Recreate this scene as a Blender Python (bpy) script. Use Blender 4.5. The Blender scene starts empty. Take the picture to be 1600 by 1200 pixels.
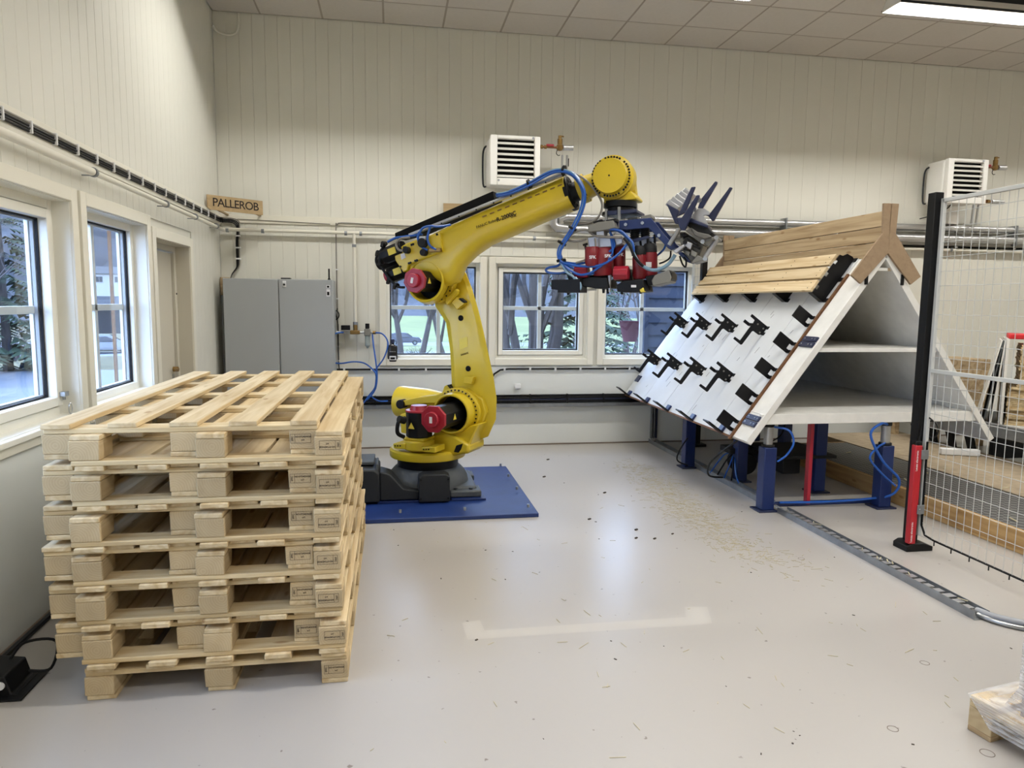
import bpy, bmesh, math, random
from mathutils import Vector, Matrix
R_ = math.radians
C = bpy.context.scene.collection
SC = bpy.context.scene

# ---------------------------------------------------------------- camera, sky, lights, exposure
# surveyed camera: 24 mm equivalent phone lens, 1.568 m above the floor; world X runs along the back wall,
# Y runs along the window wall towards the back wall, Z is up.
YAW, PITCH, ROLL, F_PX, CAM_Z = 0.168159176, 0.112617458, 0.0113877, 1109.29, 1.568
_cy, _sy, _cp, _sp, _cr, _sr = math.cos(YAW), math.sin(YAW), math.cos(PITCH), math.sin(PITCH), math.cos(ROLL), math.sin(ROLL)
FWD = Vector((_sy*_cp, _cy*_cp, -_sp))
_r = Vector((_cy, -_sy, 0)); _u = _r.cross(FWD)
RIGHT = _cr*_r + _sr*_u; UP = -_sr*_r + _cr*_u
EYE = Vector((0, 0, CAM_Z))
cam = bpy.data.cameras.new('camera'); camo = bpy.data.objects.new('camera', cam); C.objects.link(camo)
cam.sensor_width = 36; cam.lens = 36*F_PX/1600; cam.clip_start = .05; cam.clip_end = 400
camo.matrix_world = Matrix(((RIGHT.x, UP.x, -FWD.x, 0), (RIGHT.y, UP.y, -FWD.y, 0), (RIGHT.z, UP.z, -FWD.z, CAM_Z), (0, 0, 0, 1)))
SC.camera = camo

def ray(x, y):
    return RIGHT*((x-800)/F_PX) - UP*((y-600)/F_PX) + FWD
def onY(x, y, Y):                      # survey helpers: a sighted direction met with a known plane of the room
    r = ray(x, y); return EYE + r*(Y/r.y)
def onX(x, y, X):
    r = ray(x, y); return EYE + r*(X/r.x)
def onZ(x, y, z=0.0):
    r = ray(x, y); return EYE + r*((z-CAM_Z)/r.z)
def onP(x, y, P, N):
    r = ray(x, y); return EYE + r*((Vector(P)-EYE).dot(N)/r.dot(N))

SC.view_settings.view_transform = 'Standard'; SC.view_settings.look = 'None'
SC.view_settings.gamma = 1; SC.view_settings.use_curve_mapping = False
SC.view_settings.exposure = 0.0

wd = bpy.data.worlds.new('overcast'); SC.world = wd; wd.use_nodes = True
nt = wd.node_tree; nt.nodes.clear()
wo = nt.nodes.new('ShaderNodeOutputWorld'); bg = nt.nodes.new('ShaderNodeBackground')
tc = nt.nodes.new('ShaderNodeTexCoord'); sep = nt.nodes.new('ShaderNodeSeparateXYZ'); rmp = nt.nodes.new('ShaderNodeValToRGB')
nt.links.new(tc.outputs['Generated'], sep.inputs[0]); nt.links.new(sep.outputs['Z'], rmp.inputs[0])
rmp.color_ramp.elements[0].position = 0.0; rmp.color_ramp.elements[0].color = (.56, .72, 1.0, 1)
rmp.color_ramp.elements[1].position = 0.6; rmp.color_ramp.elements[1].color = (.48, .66, 1.0, 1)
nt.links.new(rmp.outputs[0], bg.inputs[0]); bg.inputs[1].default_value = 11.0
nt.links.new(bg.outputs[0], wo.inputs[0])

LIGHT_W = 51.0
FIXTURES = [(x, y) for y in (5.95, 2.65, -.65, -3.95) for x in ((-1.05 if y > 5 else .15), 2.05 if y < 5 else 1.58, 4.36, 7.17)]
for i, (fx, fy) in enumerate(FIXTURES):        # the light of the twin tubes; the trough bodies are built with the ceiling
    L = bpy.data.lights.new('tube_light', 'AREA'); L.shape = 'RECTANGLE'; L.size = 1.44; L.size_y = .06
    L.energy = LIGHT_W; L.color = (1.0, .985, .945)
    o = bpy.data.objects.new('tube_light', L); C.objects.link(o); o.location = (fx+.75, fy, 4.281)
SC.cycles.caustics_reflective = False; SC.cycles.caustics_refractive = False

# ---------------------------------------------------------------- materials
def srgb(r, g, b):
    f = lambda c: (c/255/12.92) if c/255 <= .04045 else ((c/255+.055)/1.055)**2.4
    return (f(r), f(g), f(b), 1)
M = {}
def mat(name, col, rough=.5, metal=0.0, var=0.0, vscale=6.0, bump=0.0, bscale=80.0, stretch=None, rnd=0.0, coat=0.0, spec=.5, dark=None):
    m = bpy.data.materials.new(name); m.use_nodes = True; n = m.node_tree; b = n.nodes['Principled BSDF']
    b.inputs['Base Color'].default_value = col; b.inputs['Roughness'].default_value = rough; b.inputs['Metallic'].default_value = metal
    b.inputs['Specular IOR Level'].default_value = spec
    if coat: b.inputs['Coat Weight'].default_value = coat; b.inputs['Coat Roughness'].default_value = .15
    src = None
    if var or bump or rnd:
        t = n.nodes.new('ShaderNodeTexCoord'); mp = n.nodes.new('ShaderNodeMapping'); n.links.new(t.outputs['Object'], mp.inputs[0])
        if stretch: mp.inputs['Scale'].default_value = stretch
    if var:
        nz = n.nodes.new('ShaderNodeTexNoise'); nz.inputs['Scale'].default_value = vscale; nz.inputs['Detail'].default_value = 5
        n.links.new(mp.outputs[0], nz.inputs[0])
        cr = n.nodes.new('ShaderNodeValToRGB'); cr.color_ramp.elements[0].position = .3; cr.color_ramp.elements[1].position = .7
        d = dark or tuple(c*(1-var) for c in col[:3])+(1,)
        cr.color_ramp.elements[0].color = d; cr.color_ramp.elements[1].color = tuple(min(1, c*(1+var*.35)) for c in col[:3])+(1,)
        n.links.new(nz.outputs['Fac'], cr.inputs[0]); src = cr.outputs[0]
    if rnd:
        oi = n.nodes.new('ShaderNodeObjectInfo'); ml = n.nodes.new('ShaderNodeMapRange')
        ml.inputs['To Min'].default_value = 1-rnd; ml.inputs['To Max'].default_value = 1+rnd*.6
        n.links.new(oi.outputs['Random'], ml.inputs[0])
        hs = n.nodes.new('ShaderNodeHueSaturation'); n.links.new(ml.outputs[0], hs.inputs['Value'])
        if src: n.links.new(src, hs.inputs['Color'])
        else: hs.inputs['Color'].default_value = col
        src = hs.outputs[0]
    if src: n.links.new(src, b.inputs['Base Color'])
    if bump:
        nb = n.nodes.new('ShaderNodeTexNoise'); nb.inputs['Scale'].default_value = bscale; nb.inputs['Detail'].default_value = 4
        n.links.new(mp.outputs[0], nb.inputs[0]); bp = n.nodes.new('ShaderNodeBump'); bp.inputs['Strength'].default_value = bump; bp.inputs['Distance'].default_value = .01
        n.links.new(nb.outputs['Fac'], bp.inputs['Height']); n.links.new(bp.outputs[0], b.inputs['Normal'])
    M[name] = m; return m

def wood(name, light, darkc, axis=1, scale=7.0, knots=True, rnd=.10, rough=.7):
    """sawn softwood: long streaks along one axis, scattered knots, tone drifting from piece to piece"""
    m = bpy.data.materials.new(name); m.use_nodes = True; n = m.node_tree; b = n.nodes['Principled BSDF']
    b.inputs['Roughness'].default_value = rough; b.inputs['Specular IOR Level'].default_value = .25
    t = n.nodes.new('ShaderNodeTexCoord'); oi = n.nodes.new('ShaderNodeObjectInfo')
    ad = n.nodes.new('ShaderNodeVectorMath'); ad.operation = 'ADD'
    sc = n.nodes.new('ShaderNodeVectorMath'); sc.operation = 'SCALE'; sc.inputs[0].default_value = (7, 11, 5)
    n.links.new(oi.outputs['Random'], sc.inputs['Scale']); n.links.new(t.outputs['Object'], ad.inputs[0]); n.links.new(sc.outputs[0], ad.inputs[1])
    mp = n.nodes.new('ShaderNodeMapping'); s = [scale*2.2]*3; s[axis] = scale*.12; mp.inputs['Scale'].default_value = s
    n.links.new(ad.outputs[0], mp.inputs[0])
    nz = n.nodes.new('ShaderNodeTexNoise'); nz.inputs['Scale'].default_value = 1.6; nz.inputs['Detail'].default_value = 6; nz.inputs['Distortion'].default_value = .6
    n.links.new(mp.outputs[0], nz.inputs[0])
    cr = n.nodes.new('ShaderNodeValToRGB'); e = cr.color_ramp.elements
    e[0].position = .32; e[0].color = darkc; e[1].position = .62; e[1].color = light
    n.links.new(nz.outputs['Fac'], cr.inputs[0]); src = cr.outputs[0]
    if knots:
        mp2 = n.nodes.new('ShaderNodeMapping'); s2 = [9]*3; s2[axis] = 3.2; mp2.inputs['Scale'].default_value = s2
        n.links.new(ad.outputs[0], mp2.inputs[0])
        vo = n.nodes.new('ShaderNodeTexVoronoi'); vo.inputs['Scale'].default_value = 1.0; n.links.new(mp2.outputs[0], vo.inputs[0])
        kr = n.nodes.new('ShaderNodeValToRGB'); ke = kr.color_ramp.elements
        ke[0].position = .06; ke[0].color = (.55, .42, .30, 1); ke[1].position = .13; ke[1].color = (1, 1, 1, 1)
        n.links.new(vo.outputs['Distance'], kr.inputs[0])
        mx = n.nodes.new('ShaderNodeMix'); mx.data_type = 'RGBA'; mx.blend_type = 'MULTIPLY'; mx.inputs['Factor'].default_value = .8
        n.links.new(src, mx.inputs[6]); n.links.new(kr.outputs[0], mx.inputs[7]); src = mx.outputs[2]
    mr = n.nodes.new('ShaderNodeMapRange'); mr.inputs['To Min'].default_value = 1-rnd; mr.inputs['To Max'].default_value = 1+rnd
    n.links.new(oi.outputs['Random'], mr.inputs[0])
    hs = n.nodes.new('ShaderNodeHueSaturation'); n.links.new(mr.outputs[0], hs.inputs['Value']); n.links.new(src, hs.inputs['Color'])
    n.links.new(hs.outputs[0], b.inputs['Base Color'])
    bp = n.nodes.new('ShaderNodeBump'); bp.inputs['Strength'].default_value = .25; bp.inputs['Distance'].default_value = .004
    n.links.new(nz.outputs['Fac'], bp.inputs['Height']); n.links.new(bp.outputs[0], b.inputs['Normal'])
    M[name] = m; return m

def endgrain(name, light, darkc):
    """block sawn across the log: growth rings round a heart that sits differently in each block, a few drying cracks"""
    m = bpy.data.materials.new(name); m.use_nodes = True; n = m.node_tree; b = n.nodes['Principled BSDF']
    b.inputs['Roughness'].default_value = .8; b.inputs['Specular IOR Level'].default_value = .2
    t = n.nodes.new('ShaderNodeTexCoord'); oi = n.nodes.new('ShaderNodeObjectInfo')
    sc = n.nodes.new('ShaderNodeVectorMath'); sc.operation = 'SCALE'; sc.inputs[0].default_value = (.09, 0, .07); n.links.new(oi.outputs['Random'], sc.inputs['Scale'])
    off = n.nodes.new('ShaderNodeVectorMath'); off.operation = 'ADD'; n.links.new(t.outputs['Object'], off.inputs[0]); n.links.new(sc.outputs[0], off.inputs[1])
    off2 = n.nodes.new('ShaderNodeVectorMath'); off2.operation = 'ADD'; n.links.new(off.outputs[0], off2.inputs[0]); off2.inputs[1].default_value = (-.045, 0, -.035)
    mp = n.nodes.new('ShaderNodeMapping'); mp.inputs['Scale'].default_value = (1, .15, 1); n.links.new(off2.outputs[0], mp.inputs[0])
    wv = n.nodes.new('ShaderNodeTexWave'); wv.wave_type = 'RINGS'; wv.rings_direction = 'Y'; wv.inputs['Scale'].default_value = 34; wv.inputs['Distortion'].default_value = 3.5
    wv.inputs['Detail'].default_value = 2; n.links.new(mp.outputs[0], wv.inputs[0])
    nz = n.nodes.new('ShaderNodeTexNoise'); nz.inputs['Scale'].default_value = 18; n.links.new(off.outputs[0], nz.inputs[0])
    mx = n.nodes.new('ShaderNodeMix'); mx.data_type = 'RGBA'; mx.inputs[6].default_value = light; mx.inputs[7].default_value = darkc
    ma = n.nodes.new('ShaderNodeMath'); ma.operation = 'MULTIPLY'; ma.inputs[1].default_value = .22; n.links.new(wv.outputs['Fac'], ma.inputs[0])
    mb = n.nodes.new('ShaderNodeMath'); mb.operation = 'MULTIPLY_ADD'; mb.inputs[1].default_value = .5; n.links.new(nz.outputs['Fac'], mb.inputs[0]); n.links.new(ma.outputs[0], mb.inputs[2])
    n.links.new(mb.outputs[0], mx.inputs['Factor'])
    mr = n.nodes.new('ShaderNodeMapRange'); mr.inputs['To Min'].default_value = .88; mr.inputs['To Max'].default_value = 1.1
    n.links.new(oi.outputs['Random'], mr.inputs[0])
    hs = n.nodes.new('ShaderNodeHueSaturation'); n.links.new(mr.outputs[0], hs.inputs['Value']); n.links.new(mx.outputs[2], hs.inputs['Color'])
    n.links.new(hs.outputs[0], b.inputs['Base Color'])
    M[name] = m; return m

wood('pine_y', srgb(210, 190, 152), srgb(182, 156, 114), 1)
wood('pine_x', srgb(210, 190, 150), srgb(182, 156, 112), 0)
wood('old_pine_y', srgb(186, 164, 130), srgb(148, 124, 92), 1)
wood('slat_pine', srgb(212, 192, 156), srgb(186, 160, 120), 1)
wood('beam_pine', srgb(192, 158, 108), srgb(162, 126, 80), 1)
wood('mdf', srgb(152, 130, 104), srgb(142, 120, 96), 1, knots=False, rnd=.03)
wood('trim_brown', srgb(112, 78, 50), srgb(92, 62, 40), 1, knots=False)
wood('sign_ply', srgb(178, 154, 116), srgb(164, 140, 104), 0, knots=False)
mat('chip_board', srgb(158, 142, 118), .85, var=.22, vscale=14)
endgrain('block_end', srgb(194, 174, 138), srgb(160, 136, 98))
mat('ink', srgb(36, 28, 24), .9)
mat('wall_paint', srgb(219, 217, 206), .55, var=.03, vscale=1.5, spec=.35)
mat('wall_lower', srgb(222, 224, 220), .5, var=.04, vscale=2, spec=.35)
mat('trim_paint', srgb(226, 222, 208), .4, spec=.4)
mat('window_white', srgb(232, 230, 220), .35)
mat('ceiling_tile', srgb(204, 198, 190), .95, var=.03, vscale=30, spec=.1, rnd=.02)
mat('ceiling_rail', srgb(160, 150, 138), .6)
mat('door_paint', srgb(200, 194, 178), .45)
mat('gasket', srgb(14, 14, 17), .6, spec=.25)
mat('grey_plastic', srgb(150, 152, 156), .5)
mat('robot_yellow', srgb(208, 181, 36), .38, var=.05, vscale=3, coat=.15)
mat('robot_grey', srgb(74, 78, 80), .55, var=.15, vscale=8, bump=.15, bscale=160)
mat('robot_dark', srgb(38, 40, 42), .55, spec=.3)
mat('black', srgb(11, 11, 13), .5, spec=.25)
mat('black_matte', srgb(14, 14, 15), .8, spec=.2)
mat('black_steel', srgb(12, 12, 14), .42, spec=.25)
mat('motor_red', srgb(156, 28, 46), .4)
mat('tool_red', srgb(120, 20, 28), .42)
mat('curtain_red', srgb(172, 28, 40), .35)
mat('blue_paint', srgb(17, 38, 90), .38, var=.12, vscale=5)
mat('plate_blue', srgb(22, 48, 106), .42, var=.18, vscale=6, bump=.05, bscale=40)
mat('navy', srgb(30, 37, 68), .4, var=.12)
mat('hose_blue', srgb(28, 84, 168), .3)
mat('hose_clear', srgb(120, 150, 170), .25)
mat('cable_grey', srgb(128, 124, 116), .5)
mat('steel', srgb(176, 178, 180), .28, metal=.9, var=.1, vscale=20)
mat('galv', srgb(150, 154, 158), .38, metal=.75, var=.2, vscale=14)
mat('foil', srgb(190, 190, 190), .3, metal=.85, bump=.35, bscale=45, stretch=(4, 1, 1))
mat('foil_dark', srgb(150, 148, 142), .4, metal=.7, bump=.2, bscale=30)
mat('alu', srgb(178, 178, 180), .35, metal=.6)
mat('tool_grey', srgb(120, 118, 110), .5)
mat('gripper_grey', srgb(98, 96, 90), .5, var=.15, vscale=12)
mat('tool_dark', srgb(24, 24, 25), .55, spec=.25)
mat('brass', srgb(140, 112, 66), .35, metal=.8)
mat('copper', srgb(130, 84, 56), .4, metal=.7)
mat('heater_white', srgb(232, 230, 224), .35)
mat('heater_slat', srgb(214, 212, 204), .4)
mat('cabinet_grey', srgb(160, 163, 164), .42, var=.03, vscale=2)
mat('pipe_white', srgb(222, 218, 204), .35)
mat('panel_white', srgb(208, 210, 211), .6, var=.06, vscale=4, spec=.3)
mat('edge_white', srgb(226, 224, 218), .6, var=.08, vscale=9, spec=.3)
mat('fence_grey', srgb(190, 192, 190), .45)
mat('cardboard', srgb(150, 128, 112), .8)
mat('yellow_label', srgb(222, 200, 70), .5)
mat('white_label', srgb(225, 225, 225), .5)
mat('floor_mark', srgb(110, 96, 84), .8)
mat('straw', srgb(190, 180, 148), .8)
mat('debris', srgb(60, 50, 42), .8)
mat('patch', srgb(181, 176, 169), .5)
mat('filter_bowl', srgb(150, 160, 158), .25)
mat('red_bright', srgb(200, 24, 34), .5)
mat('bark', srgb(72, 66, 64), .9, var=.35, vscale=9, stretch=(1, 1, .2))
mat('twig', srgb(70, 63, 62), .9)
mat('conifer', srgb(44, 60, 42), .9, var=.4, vscale=4)
mat('shrub', srgb(84, 86, 64), .9, var=.4, vscale=4)
mat('dry_grass', srgb(86, 80, 50), .95, var=.45, vscale=1.3)
mat('meadow', srgb(92, 98, 54), .95, var=.25, vscale=.15)
mat('asphalt', srgb(64, 70, 80), .45, var=.12, vscale=.6)
mat('hill', srgb(34, 37, 44), .95, var=.45, vscale=.12)
mat('house_white', srgb(150, 150, 150), .6)
mat('house_roof', srgb(40, 40, 42), .7)
mat('house_dark', srgb(30, 32, 38), .3)
mat('car_dark', srgb(34, 37, 46), .25, metal=.3)
mat('car_silver', srgb(100, 104, 110), .25, metal=.3)
mat('car_glass', srgb(30, 36, 48), .1)
mat('tyre', srgb(24, 24, 26), .8)
mat('shed_blue', srgb(34, 42, 62), .6, var=.15, vscale=5, stretch=(.2, .2, 3))
mat('pot_mauve', srgb(92, 52, 66), .6)
mat('bottle_black', srgb(20, 20, 24), .3)
mat('tube_glow', (1, 1, 1, 1), .5)
_b = M['tube_glow'].node_tree.nodes['Principled BSDF']; _b.inputs['Emission Color'].default_value = (1, .95, .85, 1); _b.inputs['Emission Strength'].default_value = 9

def glass(name, tint=(.93, .96, 1, 1), gloss=.09):
    m = bpy.data.materials.new(name); m.use_nodes = True; n = m.node_tree; n.nodes.clear()
    o = n.nodes.new('ShaderNodeOutputMaterial'); t = n.nodes.new('ShaderNodeBsdfTransparent'); g = n.nodes.new('ShaderNodeBsdfGlossy'); x = n.nodes.new('ShaderNodeMixShader')
    f = n.nodes.new('ShaderNodeFresnel'); f.inputs[0].default_value = 1.45
    t.inputs[0].default_value = tint; g.inputs['Roughness'].default_value = .02
    n.links.new(f.outputs[0], x.inputs[0]); n.links.new(t.outputs[0], x.inputs[1]); n.links.new(g.outputs[0], x.inputs[2]); n.links.new(x.outputs[0], o.inputs[0])
    M[name] = m
glass('glass')
def film(name):
    m = bpy.data.materials.new(name); m.use_nodes = True; n = m.node_tree; n.nodes.clear()
    o = n.nodes.new('ShaderNodeOutputMaterial'); t = n.nodes.new('ShaderNodeBsdfTransparent'); g = n.nodes.new('ShaderNodeBsdfPrincipled'); x = n.nodes.new('ShaderNodeMixShader')
    g.inputs['Base Color'].default_value = (.86, .86, .87, 1); g.inputs['Roughness'].default_value = .22
    tcx = n.nodes.new('ShaderNodeTexCoord'); mp = n.nodes.new('ShaderNodeMapping'); mp.inputs['Scale'].default_value = (3, 3, 40); mp.inputs['Rotation'].default_value = (0, .2, 0)
    nz = n.nodes.new('ShaderNodeTexNoise'); nz.inputs['Scale'].default_value = 3; n.links.new(tcx.outputs['Object'], mp.inputs[0]); n.links.new(mp.outputs[0], nz.inputs[0])
    bp = n.nodes.new('ShaderNodeBump'); bp.inputs['Strength'].default_value = .7; bp.inputs['Distance'].default_value = .01
    n.links.new(nz.outputs['Fac'], bp.inputs['Height']); n.links.new(bp.outputs[0], g.inputs['Normal'])
    cr = n.nodes.new('ShaderNodeMapRange'); cr.inputs['From Min'].default_value = .3; cr.inputs['From Max'].default_value = .75; cr.inputs['To Min'].default_value = .14; cr.inputs['To Max'].default_value = .60
    n.links.new(nz.outputs['Fac'], cr.inputs[0])
    n.links.new(cr.outputs[0], x.inputs[0]); n.links.new(t.outputs[0], x.inputs[1]); n.links.new(g.outputs[0], x.inputs[2]); n.links.new(x.outputs[0], o.inputs[0])
    M[name] = m
film('stretch_film')

def floor_material():
    m = bpy.data.materials.new('painted_concrete'); m.use_nodes = True; n = m.node_tree; b = n.nodes['Principled BSDF']
    t = n.nodes.new('ShaderNodeTexCoord')
    n3 = n.nodes.new('ShaderNodeTexNoise'); n3.inputs['Scale'].default_value = 24; n3.inputs['Detail'].default_value = 2; n.links.new(t.outputs['Object'], n3.inputs[0])
    c3 = n.nodes.new('ShaderNodeValToRGB'); c3.color_ramp.elements[0].position = .235; c3.color_ramp.elements[0].color = srgb(120, 112, 104); c3.color_ramp.elements[1].position = .275; c3.color_ramp.elements[1].color = srgb(171, 166, 160)
    n.links.new(n3.outputs['Fac'], c3.inputs[0]); n.links.new(c3.outputs[0], b.inputs['Base Color'])
    b.inputs['Roughness'].default_value = .30
    b.inputs['Specular IOR Level'].default_value = .5
    M['floor'] = m
floor_material()
def mesh_plate_material():
    """expanded-metal walkway: raised diamond strands, open dark cells in between (relief only)"""
    m = bpy.data.materials.new('tread_metal'); m.use_nodes = True; n = m.node_tree; b = n.nodes['Principled BSDF']
    b.inputs['Metallic'].default_value = .5; b.inputs['Roughness'].default_value = .5
    t = n.nodes.new('ShaderNodeTexCoord'); mp = n.nodes.new('ShaderNodeMapping'); mp.inputs['Rotation'].default_value = (0, 0, R_(45)); mp.inputs['Scale'].default_value = (26, 26, 1)
    n.links.new(t.outputs['Object'], mp.inputs[0]); v = n.nodes.new('ShaderNodeTexChecker'); v.inputs['Scale'].default_value = 1
    v.inputs[1].default_value = srgb(120, 120, 118); v.inputs[2].default_value = srgb(70, 70, 70)
    n.links.new(mp.outputs[0], v.inputs[0]); n.links.new(v.outputs[0], b.inputs['Base Color'])
    bp = n.nodes.new('ShaderNodeBump'); bp.inputs['Strength'].default_value = .6; bp.inputs['Distance'].default_value = .004; n.links.new(v.outputs['Fac'], bp.inputs['Height']); n.links.new(bp.outputs[0], b.inputs['Normal'])
    M['tread_metal'] = m
mesh_plate_material()

# ---------------------------------------------------------------- building helpers
def inv_of(o):
    m = Matrix.Identity(4); chain = []
    while o: chain.append(o); o = o.parent
    for q in reversed(chain): m = m @ (Matrix.Translation(q.location) @ q.rotation_euler.to_matrix().to_4x4() @ Matrix.Diagonal((*q.scale, 1)))
    return m.inverted()
class MB:
    """collects solids in world coordinates and links them as ONE mesh object"""
    def __init__(s): s.v = []; s.f = []
    def add(s, vs, fs):
        k = len(s.v); s.v += [Vector(p) for p in vs]; s.f += [tuple(i+k for i in f) for f in fs]; return s
    def box(s, x0, x1, y0, y1, z0, z1):
        return s.add([(x0, y0, z0), (x1, y0, z0), (x1, y1, z0), (x0, y1, z0), (x0, y0, z1), (x1, y0, z1), (x1, y1, z1), (x0, y1, z1)],
                     [(0, 3, 2, 1), (4, 5, 6, 7), (0, 1, 5, 4), (1, 2, 6, 5), (2, 3, 7, 6), (3, 0, 4, 7)])
    def obox(s, c, ax, ay, az, sx, sy, sz):      # oriented box about centre c
        c = Vector(c); ax, ay, az = Vector(ax).normalized(), Vector(ay).normalized(), Vector(az).normalized(); vs = []
        for dz in (-1, 1):
            for dx, dy in ((-1, -1), (1, -1), (1, 1), (-1, 1)):
                vs.append(c+ax*dx*sx/2+ay*dy*sy/2+az*dz*sz/2)
        return s.add(vs, [(0, 3, 2, 1), (4, 5, 6, 7), (0, 1, 5, 4), (1, 2, 6, 5), (2, 3, 7, 6), (3, 0, 4, 7)])
    def loft(s, rings, caps=True):
        n = len(rings[0]); vs = [p for r in rings for p in r]; fs = []
        for i in range(len(rings)-1):
            for j in range(n):
                a, b = i*n+j, i*n+(j+1) % n; fs.append((a, b, b+n, a+n))
        if caps: fs.append(tuple(reversed(range(n)))); fs.append(tuple(range((len(rings)-1)*n, len(rings)*n)))
        return s.add(vs, fs)
    def prism(s, pts, d):                        # outline pushed along the vector d
        d = Vector(d); pts = [Vector(p) for p in pts]; return s.loft([pts, [p+d for p in pts]])
    def cyl(s, a, b, r, n=16, r2=None, caps=True):
        a, b = Vector(a), Vector(b); d = (b-a).normalized(); x = d.orthogonal().normalized(); y = d.cross(x)
        if r2 is None: r2 = r
        c = [x*math.cos(2*math.pi*i/n)+y*math.sin(2*math.pi*i/n) for i in range(n)]
        return s.loft([[a+q*r for q in c], [b+q*r2 for q in c]], caps)
    def ngon(s, a, b, r, n=8, rot=0.0, up=(0, 0, 1)):   # regular prism with a known turn
        a, b = Vector(a), Vector(b); d = (b-a).normalized(); x = (Vector(up)-d*Vector(up).dot(d)).normalized(); y = d.cross(x)
        c = [x*math.cos(2*math.pi*i/n+rot)+y*math.sin(2*math.pi*i/n+rot) for i in range(n)]
        return s.loft([[a+q*r for q in c], [b+q*r for q in c]])
    def lathe(s, base, axis, prof, n=32):
        base = Vector(base); d = Vector(axis).normalized(); x = d.orthogonal().normalized(); y = d.cross(x)
        c = [x*math.cos(2*math.pi*i/n)+y*math.sin(2*math.pi*i/n) for i in range(n)]
        return s.loft([[base+d*h+q*r for q in c] for r, h in prof])
    def tube(s, pts, r, n=8, r2=None, smooth=0):
        pts = [Vector(p) for p in pts]
        if smooth:
            out = []
            for i in range(len(pts)-1):
                p0, p1, p2, p3 = pts[max(i-1, 0)], pts[i], pts[i+1], pts[min(i+2, len(pts)-1)]
                for k in range(smooth):
                    t = k/smooth; out.append(.5*((2*p1)+(p2-p0)*t+(2*p0-5*p1+4*p2-p3)*t*t+(3*p1-p0-3*p2+p3)*t**3))
            pts = out+[pts[-1]]
        rings = []; prev = None
        for i, p in enumerate(pts):
            d = (pts[min(i+1, len(pts)-1)]-pts[max(i-1, 0)]).normalized()
            x = d.orthogonal().normalized() if prev is None else (prev-d*prev.dot(d)).normalized()
            prev = x; y = d.cross(x); rr = r if r2 is None else r+(r2-r)*i/max(1, len(pts)-1)
            rings.append([p+(x*math.cos(2*math.pi*k/n)+y*math.sin(2*math.pi*k/n))*rr for k in range(n)])
        return s.loft(rings)
    def build(s, name, material, parent=None, bevel=0, seg=2, smooth=35, label=None, kind=None):
        me = bpy.data.meshes.new(name); iv = inv_of(parent) if parent else None
        me.from_pydata([iv @ p for p in s.v] if iv else s.v, [], s.f)
        bm = bmesh.new(); bm.from_mesh(me); bmesh.ops.recalc_face_normals(bm, faces=bm.faces); bm.to_mesh(me); bm.free()
        me.materials.append(M[material] if isinstance(material, str) else material)
        if smooth:
            me.polygons.foreach_set('use_smooth', [True]*len(me.polygons)); me.set_sharp_from_angle(angle=R_(smooth))
        o = bpy.data.objects.new(name, me); C.objects.link(o)
        if parent: o.parent = parent
        if bevel:
            b = o.modifiers.new('edge', 'BEVEL'); b.width = bevel; b.segments = seg; b.limit_method = 'ANGLE'; b.angle_limit = R_(40); b.harden_normals = False
        if label: o['label'] = label
        if kind: o['kind'] = kind
        return o
def thing(name, label, cat, loc=(0, 0, 0), rz=0.0, group=None):
    o = bpy.data.objects.new(name, None); C.objects.link(o); o.empty_display_size = .1
    o.location = loc; o.rotation_euler = (0, 0, rz); o['label'] = label; o['category'] = cat
    if group: o['group'] = group
    return o
def tag(o, label, cat, group=None):
    o['label'] = label; o['category'] = cat
    if group: o['group'] = group
    return o
def struct(o):
    o['kind'] = 'structure'; return o
def text_mesh(body, size, extrude=0.0, align='CENTER', bold=0.0, shear=0.0, space=1.0):
    cu = bpy.data.curves.new('lettering', 'FONT'); cu.body = body; cu.size = size; cu.extrude = extrude; cu.align_x = align; cu.align_y = 'CENTER'
    cu.offset = bold; cu.shear = shear; cu.space_character = space; cu.resolution_u = 3
    o = bpy.data.objects.new('lettering', cu); C.objects.link(o)
    me = bpy.data.meshes.new_from_object(o.evaluated_get(bpy.context.evaluated_depsgraph_get()))
    bpy.data.objects.remove(o); bpy.data.curves.remove(cu); return me
def lettering(name, me, material, origin, xdir, ydir, parent=None):
    x = Vector(xdir).normalized(); y = Vector(ydir); y = (y-x*y.dot(x)).normalized(); z = x.cross(y)
    mw = Matrix(((x.x, y.x, z.x, origin[0]), (x.y, y.y, z.y, origin[1]), (x.z, y.z, z.z, origin[2]), (0, 0, 0, 1)))
    me = me.copy(); me.transform((inv_of(parent) @ mw) if parent else mw); me.materials.clear(); me.materials.append(M[material])
    o = bpy.data.objects.new(name, me); C.objects.link(o)
    if parent: o.parent = parent
    return o
# ================================================================ THE SETTING
WX, WY, CZ = -1.71, 7.69, 4.378          # window wall plane, back wall plane, ceiling height
XR, YR = 10.2, -6.0
floor = struct(MB().box(WX-.3, XR+.2, YR-.2, WY+.3, -.2, 0).build('floor', 'floor', smooth=0))
wall_right = struct(MB().box(XR, XR+.2, YR, WY, 0, CZ+.2).build('wall_right', 'wall_paint', smooth=0))
wall_rear = struct(MB().box(WX-.3, XR+.2, YR-.2, YR, 0, CZ+.2).build('wall_rear', 'wall_paint', smooth=0))

# openings: (along0, along1, z0, z1)
WIN_L = [(3.12, 4.25, .935, 2.09), (4.44, 5.464, .935, 2.09), (1.75, 2.93, .935, 2.09), (.4, 1.56, .935, 2.09)]
DOOR = (5.645, 6.555, 0.0, 2.02)
WIN_B = [(-.06, .945, .965, 2.0), (1.11, 2.15, .965, 2.0), (2.335, 3.385, .965, 2.0)]

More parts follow.
